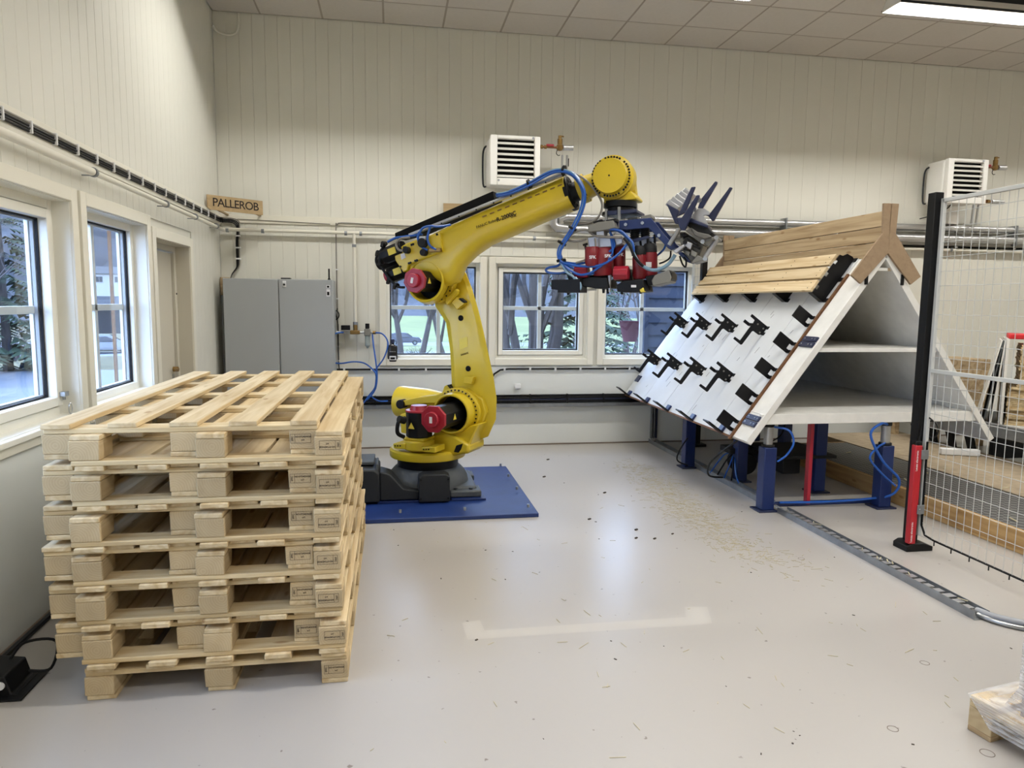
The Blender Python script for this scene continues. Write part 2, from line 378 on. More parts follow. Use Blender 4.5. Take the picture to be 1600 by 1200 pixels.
def wall_with_holes(name, holes, a0, a1, put):
    """backing wall cut around its openings; put(mb, along0, along1, z0, z1)"""
    mb = MB(); hs = sorted(holes); cur = a0
    for h0, h1, z0, z1 in hs:
        put(mb, cur, h0, 0, CZ+.2)
        if z0 > 0: put(mb, h0, h1, 0, z0)
        put(mb, h0, h1, z1, CZ+.2); cur = h1
    put(mb, cur, a1, 0, CZ+.2)
    return struct(mb.build(name, 'wall_paint', smooth=0))
wall_left = wall_with_holes('wall_left', WIN_L+[DOOR], YR, WY, lambda mb, a, b, c, d: mb.box(WX-.17, WX-.012, a, b, c, d))
wall_back = wall_with_holes('wall_back', WIN_B, WX-.22, XR, lambda mb, a, b, c, d: mb.box(a, b, WY+.012, WY+.16, c, d))

# tongue-and-groove planks, each a board with chamfered edges
_pm = {}
def plank(parent, side, a, w, z0, z1):
    key = (side, round(w, 3))
    if key not in _pm:
        c, t = .003, .012; g = .0003
        prof = [(g, 0), (g, t-c*.9), (g+c, t), (w-g-c, t), (w-g, t-c*.9), (w-g, 0)]
        vs = []; n = 6
        for z in (0, 1):
            for p, q in prof: vs.append((q, p, z) if side == 'L' else (p, -q, z))
        fs = [(i, (i+1) % n, (i+1) % n+n, i+n) for i in range(n)]+[tuple(range(n)), tuple(range(n, 2*n))]
        me = bpy.data.meshes.new('plank'); me.from_pydata(vs, [], fs); bm = bmesh.new(); bm.from_mesh(me); bmesh.ops.recalc_face_normals(bm, faces=bm.faces); bm.to_mesh(me); bm.free()
        me.materials.append(M['wall_paint']); _pm[key] = me
    o = bpy.data.objects.new('plank', _pm[key]); C.objects.link(o); o.parent = parent
    o.location = (WX-.012, a, z0) if side == 'L' else (a, WY+.012, z0); o.scale = (1, 1, z1-z0)
def fill(parent, side, a0, a1, w, z0, z1):
    a = a0
    while a < a1-.02:
        ww = min(w, a1-a); plank(parent, side, a, ww, z0, z1); a += w
fill(wall_left, 'L', 1.20, WY, .118, 2.43, CZ)
fill(wall_left, 'L', 1.70, 6.65, .118, 2.155, 2.318)
fill(wall_left, 'L', 6.645, WY, .118, 0.0, 2.318)
fill(wall_back, 'B', WX, 2.0, .122, 2.43, CZ)
fill(wall_back, 'B', 2.0, 9.6, .166, 2.43, CZ)
fill(wall_back, 'B', WX, -.17, .122, .88, 2.35)
fill(wall_back, 'B', -.17, 3.47, .122, 2.08, 2.35)
fill(wall_back, 'B', 3.47, 9.6, .166, .88, 2.35)
struct(MB().box(WX-.012, WX+.018, .9, WY, 2.318, 2.43).build('trim_1', 'trim_paint', bevel=.003))
struct(MB().box(WX, 9.6, WY-.014, WY+.012, 2.35, 2.43).build('trim_2', 'trim_paint', bevel=.003))
# smooth painted boards under the windows: three sheets with open joints on the back wall
for i, (x0, x1) in enumerate([(WX, .72), (.723, 3.6), (3.603, 6.6), (6.603, 9.6)]):
    o = MB().box(x0, x1, WY-.001, WY+.012, .012, .88).build('panel', 'wall_lower', wall_back, smooth=0)
for y0, y1 in [(.5, 2.9), (2.903, 5.56)]:
    MB().box(WX-.012, WX, y0, y1, .012, .87).build('panel', 'wall_lower', wall_left, smooth=0)

def casing(parent, side, h, w=.075, bottom=True, t=.016):
    a0, a1, z0, z1 = h
    def bx(p, q, r, s2): return MB().box(WX-.005, WX+t, p, q, r, s2) if side == 'L' else MB().box(p, q, WY-t, WY+.005, r, s2)
    zb = z0-w if bottom else z0
    for p, q, r, s2 in [(a0-w, a0, zb, z1+w), (a1, a1+w, zb, z1+w), (a0, a1, z1, z1+w)]+([(a0, a1, z0-w, z0)] if bottom else []):
        bx(p, q, r, s2).build('casing', 'trim_paint', parent, bevel=.004)
def window(idx, side, h, depth, fw, mull=(), sash=False, bottom=True, bar=None, cas=.075):
    a0, a1, z0, z1 = h
    def bx(p, q, d0, d1, r, s2, mb=None):      # d measured outwards from the wall face
        mb = mb or MB(); return mb.box(WX-d1, WX-d0, p, q, r, s2) if side == 'L' else mb.box(p, q, WY+d0, WY+d1, r, s2)
    f = MB()
    for p, q, r, s2 in [(a0, a0+fw, z0, z1), (a1-fw, a1, z0, z1), (a0+fw, a1-fw, z0, z0+fw), (a0+fw, a1-fw, z1-fw, z1)]: bx(p, q, depth, depth+.06, r, s2, f)
    root = struct(f.build(f'window_{idx}', 'window_white', bevel=.004))
    # reveal boards lining the opening
    for p, q, r, s2 in [(a0-.006, a0+.004, z0, z1), (a1-.004, a1+.006, z0, z1), (a0, a1, z1-.004, z1+.006), (a0, a1, z0-.006, z0+.004)]:
        bx(p, q, -.001, depth+.085, r, s2).build('reveal', 'window_white', root, smooth=0)
    b0, b1, c0, c1 = a0+fw, a1-fw, z0+fw, z1-fw
    if sash:
        s = MB(); g = .006; sw = .055
        for p, q, r, s2 in [(b0+g, b0+sw, c0+g, c1-g), (b1-sw, b1-g, c0+g, c1-g), (b0+sw, b1-sw, c0+g, c0+sw), (b0+sw, b1-sw, c1-sw, c1-g)]: bx(p, q, depth-.018, depth+.05, r, s2, s)
        s.build('sash', 'window_white', root, bevel=.004); b0 += sw; b1 -= sw; c0 += sw; c1 -= sw
    gk = MB(); k = .009
    for p, q, r, s2 in [(b0, b0+k, c0, c1), (b1-k, b1, c0, c1), (b0, b1, c0, c0+k), (b0, b1, c1-k, c1)]: bx(p, q, depth+.028, depth+.045, r, s2, gk)
    gk.build('gasket', 'gasket', root, smooth=0)
    bx(b0, b1, depth+.034, depth+.038, c0, c1).build('pane', 'glass', root, smooth=0)
    sp = MB(); k = .016
    for p, q, r, s2 in [(b0, b0+k, c0, c1), (b1-k, b1, c0, c1), (b0, b1, c0, c0+k), (b0, b1, c1-k, c1)]: bx(p, q, depth+.046, depth+.062, r, s2, sp)
    sp.build('spacer', 'grey_plastic', root, smooth=0)
    bw = .042; zc = bar if bar else (c0+c1)/2
    m = MB(); bx(b0, b1, depth+.062, depth+.085, zc-bw/2, zc+bw/2, m)
    for mx in mull: bx(mx-bw/2, mx+bw/2, depth+.062, depth+.0849, c0, c1, m)
    m.build('muntin', 'window_white', root, bevel=.003)
    e = MB(); k = .05
    for p, q, r, s2 in [(a0, b0+.012, z0, z1), (b1-.012, a1, z0, z1), (b0, b1, z0, c0+.012), (b0, b1, c1-.012, z1)]: bx(p, q, depth+.072, depth+.09, r, s2, e)
    e.build('outer_frame', 'window_white', root, smooth=0)
    casing(root, side, h, cas, bottom)
    return root
wl = [window(1, 'L', WIN_L[0], .085, .05, mull=(3.68,), sash=True, bottom=False, bar=1.507),
      window(2, 'L', WIN_L[1], .085, .05, mull=(4.93,), bottom=False, bar=1.514),
      window(3, 'L', WIN_L[2], .085, .05, mull=(2.34,), bottom=False, bar=1.51),
      window(4, 'L', WIN_L[3], .085, .05, mull=(.98,), bottom=False, bar=1.51)]
window(5, 'B', WIN_B[0], .05, .04, mull=(.50,), bar=1.515, cas=.07)
window(6, 'B', WIN_B[1], .05, .035, mull=(1.625,), sash=True, bar=1.52, cas=.07)
window(7, 'B', WIN_B[2], .05, .04, mull=(2.82,), bar=1.52, cas=.07)
for w, (a0, a1, z0, z1) in zip(wl, WIN_L):
    MB().box(WX-.08, WX+.03, a0-.075, a1+.075, z0-.03, z0).build('window_sill', 'window_white', w, bevel=.004)
    MB().box(WX-.005, WX+.016, a0-.075, a1+.075, z0-.075, z0-.03).build('apron', 'trim_paint', w, bevel=.003)
# sash stay hook on the near window
hk = MB().tube([(WX-.055, 4.19, 1.02+dz) for dz in (.04, .0)], .009, smooth=2)
hk.tube([Vector((WX-.03, 4.20+.02*math.cos(a), 1.0+.03*math.sin(a)-.03)) for a in [i*math.pi/6 for i in range(13)]], .003)
hk.box(WX-.07, WX-.04, 4.165, 4.215, 1.04, 1.065); hk.build('stay_hook', 'steel', wl[0])

# door in the window wall
d0, d1, _, dz = DOOR
f = MB()
for p, q, r, s2 in [(d0, d0+.05, 0, dz), (d1-.05, d1, 0, dz), (d0+.05, d1-.05, dz-.05, dz)]: f.box(WX-.20, WX-.11, p, q, r, s2)
door = struct(f.build('door_1', 'door_paint', bevel=.004))
MB().box(WX-.185, WX-.135, d0+.055, d1-.055, .01, dz-.06).build('door_leaf', 'door_paint', door, bevel=.003)
for p, q, r, s2 in [(d0-.006, d0+.004, 0, dz), (d1-.004, d1+.006, 0, dz), (d0, d1, dz-.004, dz+.006)]:
    MB().box(WX-.2, WX, p, q, r, s2).build('reveal', 'door_paint', door, smooth=0)
casing(door, 'L', DOOR, .075, False)
MB().cyl((WX-.135, d1-.12, .98), (WX-.09, d1-.12, .98), .022).box(WX-.10, WX-.085, d1-.24, d1-.11, .97, .99).build('handle', 'brass', door, bevel=.003)
MB().box(WX-.135, WX-.13, d1-.15, d1-.09, .82, .94).build('lock_plate', 'steel', door, bevel=.002)
MB().cyl((WX-.11, d1-.025, 1.62), (WX-.105, d1-.025, 1.62), .008).cyl((WX-.11, d1-.025, .9), (WX-.105, d1-.025, .9), .008).build('screw_plug', 'black', door)
# dirty floor joint along the walls
struct(MB().box(WX, 9.6, WY-.018, WY-.001, 0, .012).build('baseboard_back', 'floor_mark', smooth=0))
struct(MB().box(WX, WX+.02, .5, 5.56, 0, .012).build('baseboard_left', 'floor_mark', smooth=0))

# ceiling: a grid of lay-in tiles hung below a deck, light rails between them
ceiling = struct(MB().box(WX-.3, XR+.2, YR-.2, WY+.3, CZ+.03, CZ+.2).build('ceiling', 'ceiling_tile', smooth=0))
me_t = bpy.data.meshes.new('tile'); s = .2925; bm = bmesh.new()
vs = [bm.verts.new(p) for p in [(-s, -s, 0), (s, -s, 0), (s, s, 0), (-s, s, 0), (-s+.003, -s+.003, -.010), (s-.003, -s+.003, -.010), (s-.003, s-.003, -.010), (-s+.003, s-.003, -.010)]]
for q in [(0, 1, 2, 3), (4, 7, 6, 5), (0, 4, 5, 1), (1, 5, 6, 2), (2, 6, 7, 3), (3, 7, 4, 0)]: bm.faces.new([vs[i] for i in q])
bmesh.ops.recalc_face_normals(bm, faces=bm.faces); bm.to_mesh(me_t); bm.free(); me_t.materials.append(M['ceiling_tile'])
TX0, TY0 = -1.86+.60, 7.16-.6
for i in range(18):
    for j in range(9):
        o = bpy.data.objects.new('tile', me_t); C.objects.link(o); o.parent = ceiling
        x0 = -1.26+.6*(i-1); y1 = 7.76-.6*j
        o.location = (x0+.3, y1-.3, CZ+.012)
        sx, sy = 1, 1
        if x0 < WX: sx = (x0+.6-WX)/.6; o.location.x = (WX+x0+.6)/2
        if y1 > WY: sy = (WY-(y1-.6))/.6; o.location.y = (WY+y1-.6)/2
        o.scale = (sx, sy, 1)
for i in range(18): MB().box(-1.26+.6*i-.012, -1.26+.6*i+.012, 2.36, WY, CZ+.004, CZ+.03).build('rail', 'ceiling_rail', ceiling, smooth=0)
for j in range(9): MB().box(WX, 9.0, 7.16-.6*j-.012, 7.16-.6*j+.012, CZ+.0035, CZ+.03).build('rail', 'ceiling_rail', ceiling, smooth=0)
struct(MB().box(WX, XR, YR, 2.36, CZ, CZ+.03).build('trim_3', 'ceiling_tile', smooth=0))

# trough luminaires
def luminaire(fx, fy, label):
    t = thing('ceiling_light', label, 'lamp', (fx+.75, fy, CZ), 0, 'trough lights under the ceiling')
    x0, x1 = fx, fx+1.5
    sec = lambda x: [(x, fy-.12, 4.20), (x, fy-.055, 4.292), (x, fy+.055, 4.292), (x, fy+.12, 4.20), (x, fy+.124, 4.203), (x, fy+.06, 4.298), (x, fy-.06, 4.298), (x, fy-.124, 4.203)]
    b = MB().loft([[Vector(p) for p in sec(x0)], [Vector(p) for p in sec(x1)]])
    for x in (x0, x1-.004): b.prism([(x, fy-.12, 4.20), (x, fy-.055, 4.292), (x, fy+.055, 4.292), (x, fy+.12, 4.20)], (.004, 0, 0))
    b.build('reflector', 'heater_white', t, smooth=0)
    MB().box(x0+.02, x1-.02, fy-.045, fy+.045, 4.298, CZ).build('housing', 'robot_dark', t, smooth=0)
    for s2 in (-1, 1): MB().box(x0, x1, fy+s2*.1245-.0015, fy+s2*.1245+.0015, 4.198, 4.22).build('lip', 'robot_dark', t, smooth=0)
    for dy in (-.038, .038): MB().cyl((x0+.03, fy+dy, 4.283), (x1-.03, fy+dy, 4.283), .007, 10).build('tube', 'tube_glow', t)
rows = {5.95: 'over the robot row', 2.65: 'over the pallet stack row', -.65: 'over the camera', -3.95: 'at the rear of the hall'}
for i, (fx, fy) in enumerate(FIXTURES):
    nx = ['first from the window wall', 'second from the window wall', 'third from the window wall', 'fourth from the window wall'][i % 4]
    luminaire(fx, fy, 'long trough ceiling light '+rows[fy]+', '+nx)
# ================================================================ OUTSIDE
def fix_glass():
    m = M['glass']; n = m.node_tree; f = [q for q in n.nodes if q.type == 'FRESNEL'][0]; x = [q for q in n.nodes if q.type == 'MIX_SHADER'][0]; n.nodes.remove(f)
    lw = n.nodes.new('ShaderNodeLayerWeight'); lw.inputs[0].default_value = .5
    p = n.nodes.new('ShaderNodeMath'); p.operation = 'POWER'; p.inputs[1].default_value = 5; n.links.new(lw.outputs['Facing'], p.inputs[0])
    a = n.nodes.new('ShaderNodeMath'); a.operation = 'MULTIPLY_ADD'; a.inputs[1].default_value = .9; a.inputs[2].default_value = .035
    n.links.new(p.outputs[0], a.inputs[0]); n.links.new(a.outputs[0], x.inputs[0])
fix_glass()
cam.clip_end = 1500
rng = random.Random(4)
def ground_z(x, y):
    """yard falls away behind the hall, then meadow, then a wooded valley side"""
    d = math.hypot(x, y)
    if x < -2.0 and y < 40: pr = [(0, -.35), (14, -.5), (30, -.9), (60, -1.8), (78, -1.75), (110, 1.0), (160, 5.5), (420, 130)]
    else: pr = [(0, -.35), (16, -.75), (60, -2.7), (105, -4.6), (150, -4.2), (230, 4), (420, 90)]
    for (a, za), (b, zb) in zip(pr, pr[1:]):
        if d <= b: return za+(zb-za)*(d-a)/(b-a)
    return pr[-1][1]
def land(name, material, r0, r1, a0, a1, lift=0, nr=10, na=40, rough=0):
    mb = MB(); vs = []; fs = []; q = random.Random(9)
    for i in range(nr+1):
        r = r0+(r1-r0)*i/nr
        for j in range(na+1):
            a = R_(a0+(a1-a0)*j/na); x, y = r*math.sin(a), r*math.cos(a)
            vs.append((x, y, ground_z(x, y)+lift+q.uniform(-rough, rough)*min(1, i/nr*2)))
    for i in range(nr):
        for j in range(na): k = i*(na+1)+j; fs.append((k, k+1, k+na+2, k+na+1))
    return struct(mb.add(vs, fs).build(name, material, smooth=0))
def yard():
    vs = []; fs = []; xs = [-46, -30, -20, -10, -1.95]; ys = [-20, -5, 0, 4, 8, 12, 18, 26]
    for y in ys:
        for x in xs: vs.append((x, y, ground_z(min(x, -2.1), y)+.02))
    for j in range(len(ys)-1):
        for i in range(len(xs)-1): k = j*len(xs)+i; fs.append((k, k+1, k+len(xs)+1, k+len(xs)))
    return struct(MB().add(vs, fs).build('ground_yard', 'asphalt', smooth=0))
land('ground_meadow_side', 'dry_grass', 8.2, 160, -100, -10, 0, 24, 40)
land('ground_meadow', 'dry_grass', 8.2, 66, -10, 75, 0, 14, 40)
land('ground_field', 'meadow', 66, 175, -10, 75, 0, 8, 40)
land('hill_valley_side', 'hill', 175, 430, -14, 75, 0, 10, 60, 5)
land('hill_slope', 'hill', 160, 430, -100, -14, 0, 14, 60, 4)
# roads: a strip beside the hall and two crossing behind it
def strip(name, pts, w, material, lift=.05):
    mb = MB(); L = []
    for i, (x, y) in enumerate(pts):
        a, b = pts[max(0, i-1)], pts[min(len(pts)-1, i+1)]; t = Vector((b[0]-a[0], b[1]-a[1], 0)).normalized(); n = Vector((-t.y, t.x, 0))
        p = Vector((x, y, ground_z(x, y)+lift)); L += [p+n*w/2, p-n*w/2]
    return struct(mb.add(L, [(2*i, 2*i+1, 2*i+3, 2*i+2) for i in range(len(pts)-1)]).build(name, material, smooth=0))
strip('street', [(-60+6*i, 12.5+.22*i*1.0) for i in range(10)], 7.5, 'asphalt', .06)
_g = EYE+ray(168, 510)*74
_gt = thing('garage_block', 'dark low garage behind the silver car outside the second side window', 'garage', (_g.x, _g.y, -1.8), R_(20))
MB().obox((_g.x, _g.y, -.6), (math.cos(R_(20)), math.sin(R_(20)), 0), (-math.sin(R_(20)), math.cos(R_(20)), 0), (0, 0, 1), 9, 5, 2.6).build('wall', 'hill', _gt, smooth=0)
MB().obox((_g.x, _g.y, .78), (math.cos(R_(20)), math.sin(R_(20)), 0), (-math.sin(R_(20)), math.cos(R_(20)), 0), (0, 0, 1), 9.6, 5.6, .18).build('roof', 'house_roof', _gt, smooth=0)
strip('street_side', [(-48+4*i, 54.5+1.4*i) for i in range(9)], 6.0, 'asphalt', .08)
strip('street_lower', [(-40+8*i, 52+1.0*i) for i in range(14)], 5.0, 'asphalt', .12)
strip('street_far', [(-70+10*i, 100) for i in range(18)], 12, 'asphalt', .15)

def bare_tree(name, label, base, height, spread, stems=1, seed=1, depth=5, lean=(0, 0), trunk_r=.18, group=None):
    q = random.Random(seed); t = thing(name, label, 'tree', base, 0, group); tr = MB(); tw = MB()
    def grow(p, d, L, r, lv):
        e = p+d*L; mid = p+d*L*.5+Vector((q.uniform(-1, 1), q.uniform(-1, 1), q.uniform(-.4, .4)))*L*.06
        (tr if lv < 2 else tw).tube([p, mid, e], r, 6 if lv < 2 else 4, r*.66)
        if lv >= depth: return
        for k in range(q.choice((2, 3, 3)) if lv else q.choice((3, 4))):
            nd = (d+Vector((q.uniform(-1, 1), q.uniform(-1, 1), q.uniform(-.25, .55)))*spread).normalized()
            grow(p+d*L*q.uniform(.55, 1), nd, L*q.uniform(.55, .78), r*.52, lv+1)
    for s in range(stems):
        a = 2*math.pi*s/stems+q.random(); off = Vector((math.cos(a), math.sin(a), 0))*(.22 if stems > 1 else 0)
        d = Vector((math.cos(a)*.16*(stems > 1)+lean[0], math.sin(a)*.16*(stems > 1)+lean[1], 1)).normalized()
        grow(Vector(base)+off+Vector((0, 0, -.1)), d, height*.36*q.uniform(.8, 1.1), trunk_r*(q.uniform(.7, 1.1)), 0)
    tr.build('trunk', 'bark', t); b = tw.build('twigs', 'twig', t, smooth=0); b['kind'] = 'stuff'
    return t
def conifer(name, label, base, height, rad, seed=1, group=None):
    q = random.Random(seed); t = thing(name, label, 'tree', base, 0, group); b = Vector(base)
    MB().tube([b, b+Vector((0, 0, height))], rad*.07, 6, .02).build('trunk', 'bark', t)
    f = MB(); lv = 22
    for i in range(lv):
        h = height*(.06+.92*i/lv); R = rad*(1-i/lv)**.8+.08
        for k in range(11):
            a = q.uniform(0, 2*math.pi); L = R*q.uniform(.7, 1.1); d = Vector((math.cos(a), math.sin(a), -.28+q.uniform(-.15, .15))); n = Vector((-math.sin(a), math.cos(a), 0)); p = b+Vector((0, 0, h+q.uniform(-.1, .1)))
            for m in range(6):
                c = p+d*L*(.25+.15*m); w = L*.2*(1.1-.13*m)
                for sg in (-1, 1): f.add([c, c+n*sg*w+d*w*.7+Vector((0, 0, -w*.35)), c+d*w*.9+Vector((0, 0, .02))], [(0, 1, 2)])
    o = f.build('needles', 'conifer', t, smooth=0); o['kind'] = 'stuff'; return t
def bush(name, label, base, h, r, seed, material='shrub', group=None):
    q = random.Random(seed); t = thing(name, label, 'bush', base, 0, group); b = Vector(base); w = MB()
    for k in range(60):
        a = q.uniform(0, 6.28); e = b+Vector((math.cos(a)*r*q.random(), math.sin(a)*r*q.random(), h*q.uniform(.5, 1)))
        w.tube([b+Vector((math.cos(a), math.sin(a), 0))*r*.15, (b+e)/2+Vector((0, 0, h*.12)), e], .018, 4, .006)
        for m in range(3): w.tube([e-(e-b)*.15*m, e+Vector((q.uniform(-1, 1), q.uniform(-1, 1), q.uniform(0, 1)))*h*.22], .009, 3, .004)
    o = w.build('stems', material, t, smooth=0); o['kind'] = 'stuff'; return t
def gp(px, Y): p = onY(px, 520, Y); return (p.x, Y, ground_z(p.x, Y))
bare_tree('garden_tree', 'bare many-stemmed tree right outside the middle back window', gp(832, 15), 9.5, .42, 6, 5, 6, (0, 0), .13)
bare_tree('leaning_tree', 'bare tree leaning left just behind the yellow robot arm outside', gp(716, 26), 8.5, .5, 2, 8, 5, (-.12, 0), .15)
bare_tree('orchard_tree', 'thin bare tree with low branches outside the left back window', gp(640, 24), 7.5, .75, 2, 21, 6, (.05, 0), .12)
bare_tree('birch_tree', 'slim bare tree to the right of the many-stemmed one', gp(874, 29), 9, .5, 2, 31, 5, (.1, 0), .12)
bare_tree('roadside_tree', 'bare tree by the lower road seen in the right back window', gp(985, 46), 10, .6, 2, 41, 6, (0, 0), .2)
conifer('spruce_tree', 'dark spruce outside the right half of the middle back window', gp(905, 21), 8.5, 1.9, 3)
conifer('pine_tree', 'green spruce at the left edge of the right back window', gp(940, 25), 7.2, 1.7, 5)
bush('hedge_shrub', 'leafless shrub low in the right back window', gp(990, 31), 1.4, 1.6, 3, 'twig')
bush('meadow_shrub', 'pale leafless shrub below the left back window view', gp(655, 42), .8, 1.4, 5)
bush('verge_shrub', 'pale low shrub beside the foot of the many-stemmed tree', gp(800, 34), 1.3, 1.2, 7)
def lp(px, py, t): p = EYE+ray(px, py)*t; return Vector((p.x, p.y, ground_z(p.x, p.y)))
conifer('yard_spruce', 'dark spruce filling the nearest side window', lp(6, 470, 24), 7.5, 2.4, 11)
bare_tree('yard_tree', 'bare tree beside the spruce outside the nearest side window', lp(-80, 470, 17), 6.0, .6, 2, 51, 5, (0, 0), .11)
bush('yard_shrub', 'leafless scrub along the yard outside the nearest side window', lp(10, 500, 30), 1.5, 2.4, 13, 'twig')

def house(name, label, c, w, d, h, rh, rz, wins):
    t = thing(name, label, 'house', c, rz); m = Matrix.Translation(Vector(c)) @ Matrix.Rotation(rz, 4, 'Z')
    def put(mb): mb.v = [m @ p for p in mb.v]; return mb
    put(MB().box(-w/2, w/2, -d/2, d/2, -2, h)).build('wall', 'house_white', t, smooth=0)
    put(MB().prism([(-w/2-.4, -d/2-.5, h), (-w/2-.4, 0, h+rh), (-w/2-.4, d/2+.5, h)], (w+.8, 0, 0))).build('roof', 'house_roof', t, smooth=0)
    for x, z in wins:
        f = put(MB().box(x-.7, x+.7, -d/2-.06, -d/2+.02, z, z+1.3)).build('window', 'house_white', t, smooth=0)
        put(MB().box(x-.6, x-.03, -d/2-.09, -d/2, z+.1, z+1.2).box(x+.03, x+.6, -d/2-.09, -d/2, z+.1, z+1.2)).build('pane', 'house_dark', f, smooth=0)
    return t
hp = EYE+ray(166, 448)*150
house('dwelling_house', 'white house with dark roof on the slope outside the second side window', (hp.x, hp.y, hp.z), 11, 7, 2.6, 1.6, R_(20), [(-3.6, .8), (-1.2, .8), (2.2, .8), (4.2, .8)])
hp = EYE+ray(690, 470)*400
house('farm_house', 'small white farmhouse far up the valley behind the left back window', (hp.x, hp.y, hp.z-1), 13, 8, 4, 3, R_(-8), [(-4, 1), (0, 1), (4, 1)])
def car(name, label, base, rz, body, scale=1.0):
    t = thing(name, label, 'car', base, rz); m = Matrix.Translation(Vector(base)) @ Matrix.Rotation(rz, 4, 'Z') @ Matrix.Scale(scale, 4)
    def put(mb): mb.v = [m @ p for p in mb.v]; return mb
    side = [(-2.2, .35), (-2.25, .8), (-2.1, 1.05), (-1.75, 1.5), (-.9, 1.66), (.2, 1.62), (1.0, 1.12), (1.95, 1.0), (2.2, .75), (2.2, .35)]
    rings = []
    for y, k in ((-.88, .94), (-.82, 1), (.82, 1), (.88, .94)): rings.append([Vector((x*k, y*(1 if z < 1.1 else .82), .35+(z-.35)*k)) for x, z in side])
    put(MB().loft(rings)).build('body', body, t, bevel=.03)
    for s in (-1, 1):
        put(MB().prism([(-1.55, s*.80, 1.05), (-1.35, s*.75, 1.42), (-.1, s*.75, 1.5), (.75, s*.80, 1.1)], (0, s*.06, 0))).build('side_window', 'car_glass', t, smooth=0)
        for x in (-1.35, 1.35):
            w = put(MB().cyl((x, s*.68, .33), (x, s*.92, .33), .33, 18)).build('wheel', 'tyre', t)
            put(MB().cyl((x, s*.921, .33), (x, s*.935, .33), .2, 12)).build('rim', 'car_silver', w)
    put(MB().prism([(.35, -.66, 1.56), (.95, -.7, 1.14), (.95, .7, 1.14), (.35, .66, 1.56)], (.05, 0, .04))).build('windscreen', 'car_glass', t, smooth=0)
    put(MB().box(2.12, 2.24, -.75, .75, .74, .84)).build('lamp_strip', 'white_label', t, smooth=0)
    return t
def on_ground(px, Y, lift): p = onY(px, 520, Y); return (p.x, Y, ground_z(p.x, Y)+lift)
car('parked_car', 'dark blue parked car with silver wheels outside the left back window', on_ground(632, 96, .15), R_(0), 'car_dark')
car('rear_car', 'second dark car half hidden at the left edge of the back window', on_ground(600, 100, .15), R_(12), 'car_dark')
cp = EYE+ray(166, 522)*60
car('side_car', 'silver parked car outside the second side window', (cp.x, cp.y, ground_z(cp.x, cp.y)+.06), R_(25), 'car_silver', .55 if False else 1.0)
# neighbour building clad in dark blue boards
t = thing('clad_shed', 'dark blue boarded building outside the right back window', 'shed', (5.6, 10.9, -.5))
MB().prism([(3.93, 10.62, -.8), (8.6, 10.62, -.8), (8.6, 14, -.8), (5.45, 14, -.8)], (0, 0, 5)).build('wall', 'shed_blue', t, smooth=0)
for i in range(24):
    z = -.6+.19*i
    MB().add([(3.91, 10.60, z), (8.6, 10.60, z), (8.6, 10.575, z), (3.91, 10.575, z), (3.91, 10.60, z+.188), (8.6, 10.60, z+.188), (8.6, 10.598, z+.188), (3.91, 10.598, z+.188)],
             [(0, 1, 2, 3), (7, 6, 5, 4), (3, 2, 6, 7), (0, 3, 7, 4), (1, 5, 6, 2), (0, 4, 5, 1)]).build('board', 'shed_blue', t, smooth=0)
MB().box(3.87, 3.93, 10.56, 10.64, -.7, 4.2).build('corner_post', 'shed_blue', t, smooth=0)
MB().prism([(3.6, 10.2, 4.0), (3.6, 12.2, 5.2), (3.6, 12.2, 5.3), (3.6, 10.2, 4.12)], (5.6, 0, 0)).build('roof', 'house_roof', t, smooth=0)
hx, hy = onY(985, 500, 10.3).x, 10.3
t = thing('hanging_pot', 'mauve flower pot hanging on chains beside the dark blue building', 'flower pot', (hx, hy, .95))
MB().lathe((hx, hy, 1.02), (0, 0, 1), [(.10, 0), (.17, .30), (.18, .31), (.16, .31), (.09, .02)], 20).build('pot', 'pot_mauve', t)
MB().tube([(hx-.16, hy, 1.33), (hx, hy, 2.6)], .006, 5).tube([(hx+.16, hy, 1.33), (hx, hy, 2.6)], .006, 5).tube([(hx, hy, 2.6), (hx, hy, 4.05)], .006, 5).build('chain', 'black', t)
_py = onX(175, 450, -2.66).y
o = tag(MB().box(-2.675, -2.65, _py-.01, _py+.02, -.45, 4).build('downpipe_post', 'trim_brown'), 'brown timber post standing outside the second side window', 'post')
yard()
# ================================================================ THE PALLET STACK
PT, PH, PX0, PY0, PLEN = .02, .077, 0, 2.86, 2.10
def shared_box(name, sx, sy, sz, material, cham=.004, sag=0.0, seed=0):
    """a sawn piece about its own centre, arrises knocked off, ends a touch out of square"""
    q = random.Random(seed); bm = bmesh.new(); bmesh.ops.create_cube(bm, size=1)
    for v in bm.verts:
        v.co.x *= sx; v.co.y *= sy; v.co.z *= sz
        v.co.x += q.uniform(-.0015, .0015); v.co.y += q.uniform(-.002, .002)
    bmesh.ops.bevel(bm, geom=[e for e in bm.edges], offset=cham, segments=1, affect='EDGES', profile=.5)
    me = bpy.data.meshes.new(name); bm.to_mesh(me); bm.free(); me.materials.append(M[material]); return me
BL = [shared_box('block', .108, .135, PH-.001, 'block_end', .003, seed=i) for i in range(3)]
ST = [shared_box('stringer', 1.0, .098, PT-.0006, 'pine_x', .0025, seed=i+5) for i in range(3)]
DK = [shared_box('deck_board', .104, PLEN, PT-.0006, 'pine_y', .0025, seed=i+9) for i in range(4)]
RN = [shared_box('runner', .106, PLEN-.01, PT-.0006, 'pine_y', .0025, seed=i+15) for i in range(3)]
BLY = [0.0675, .545, 1.05, 1.555, PLEN-.0675]
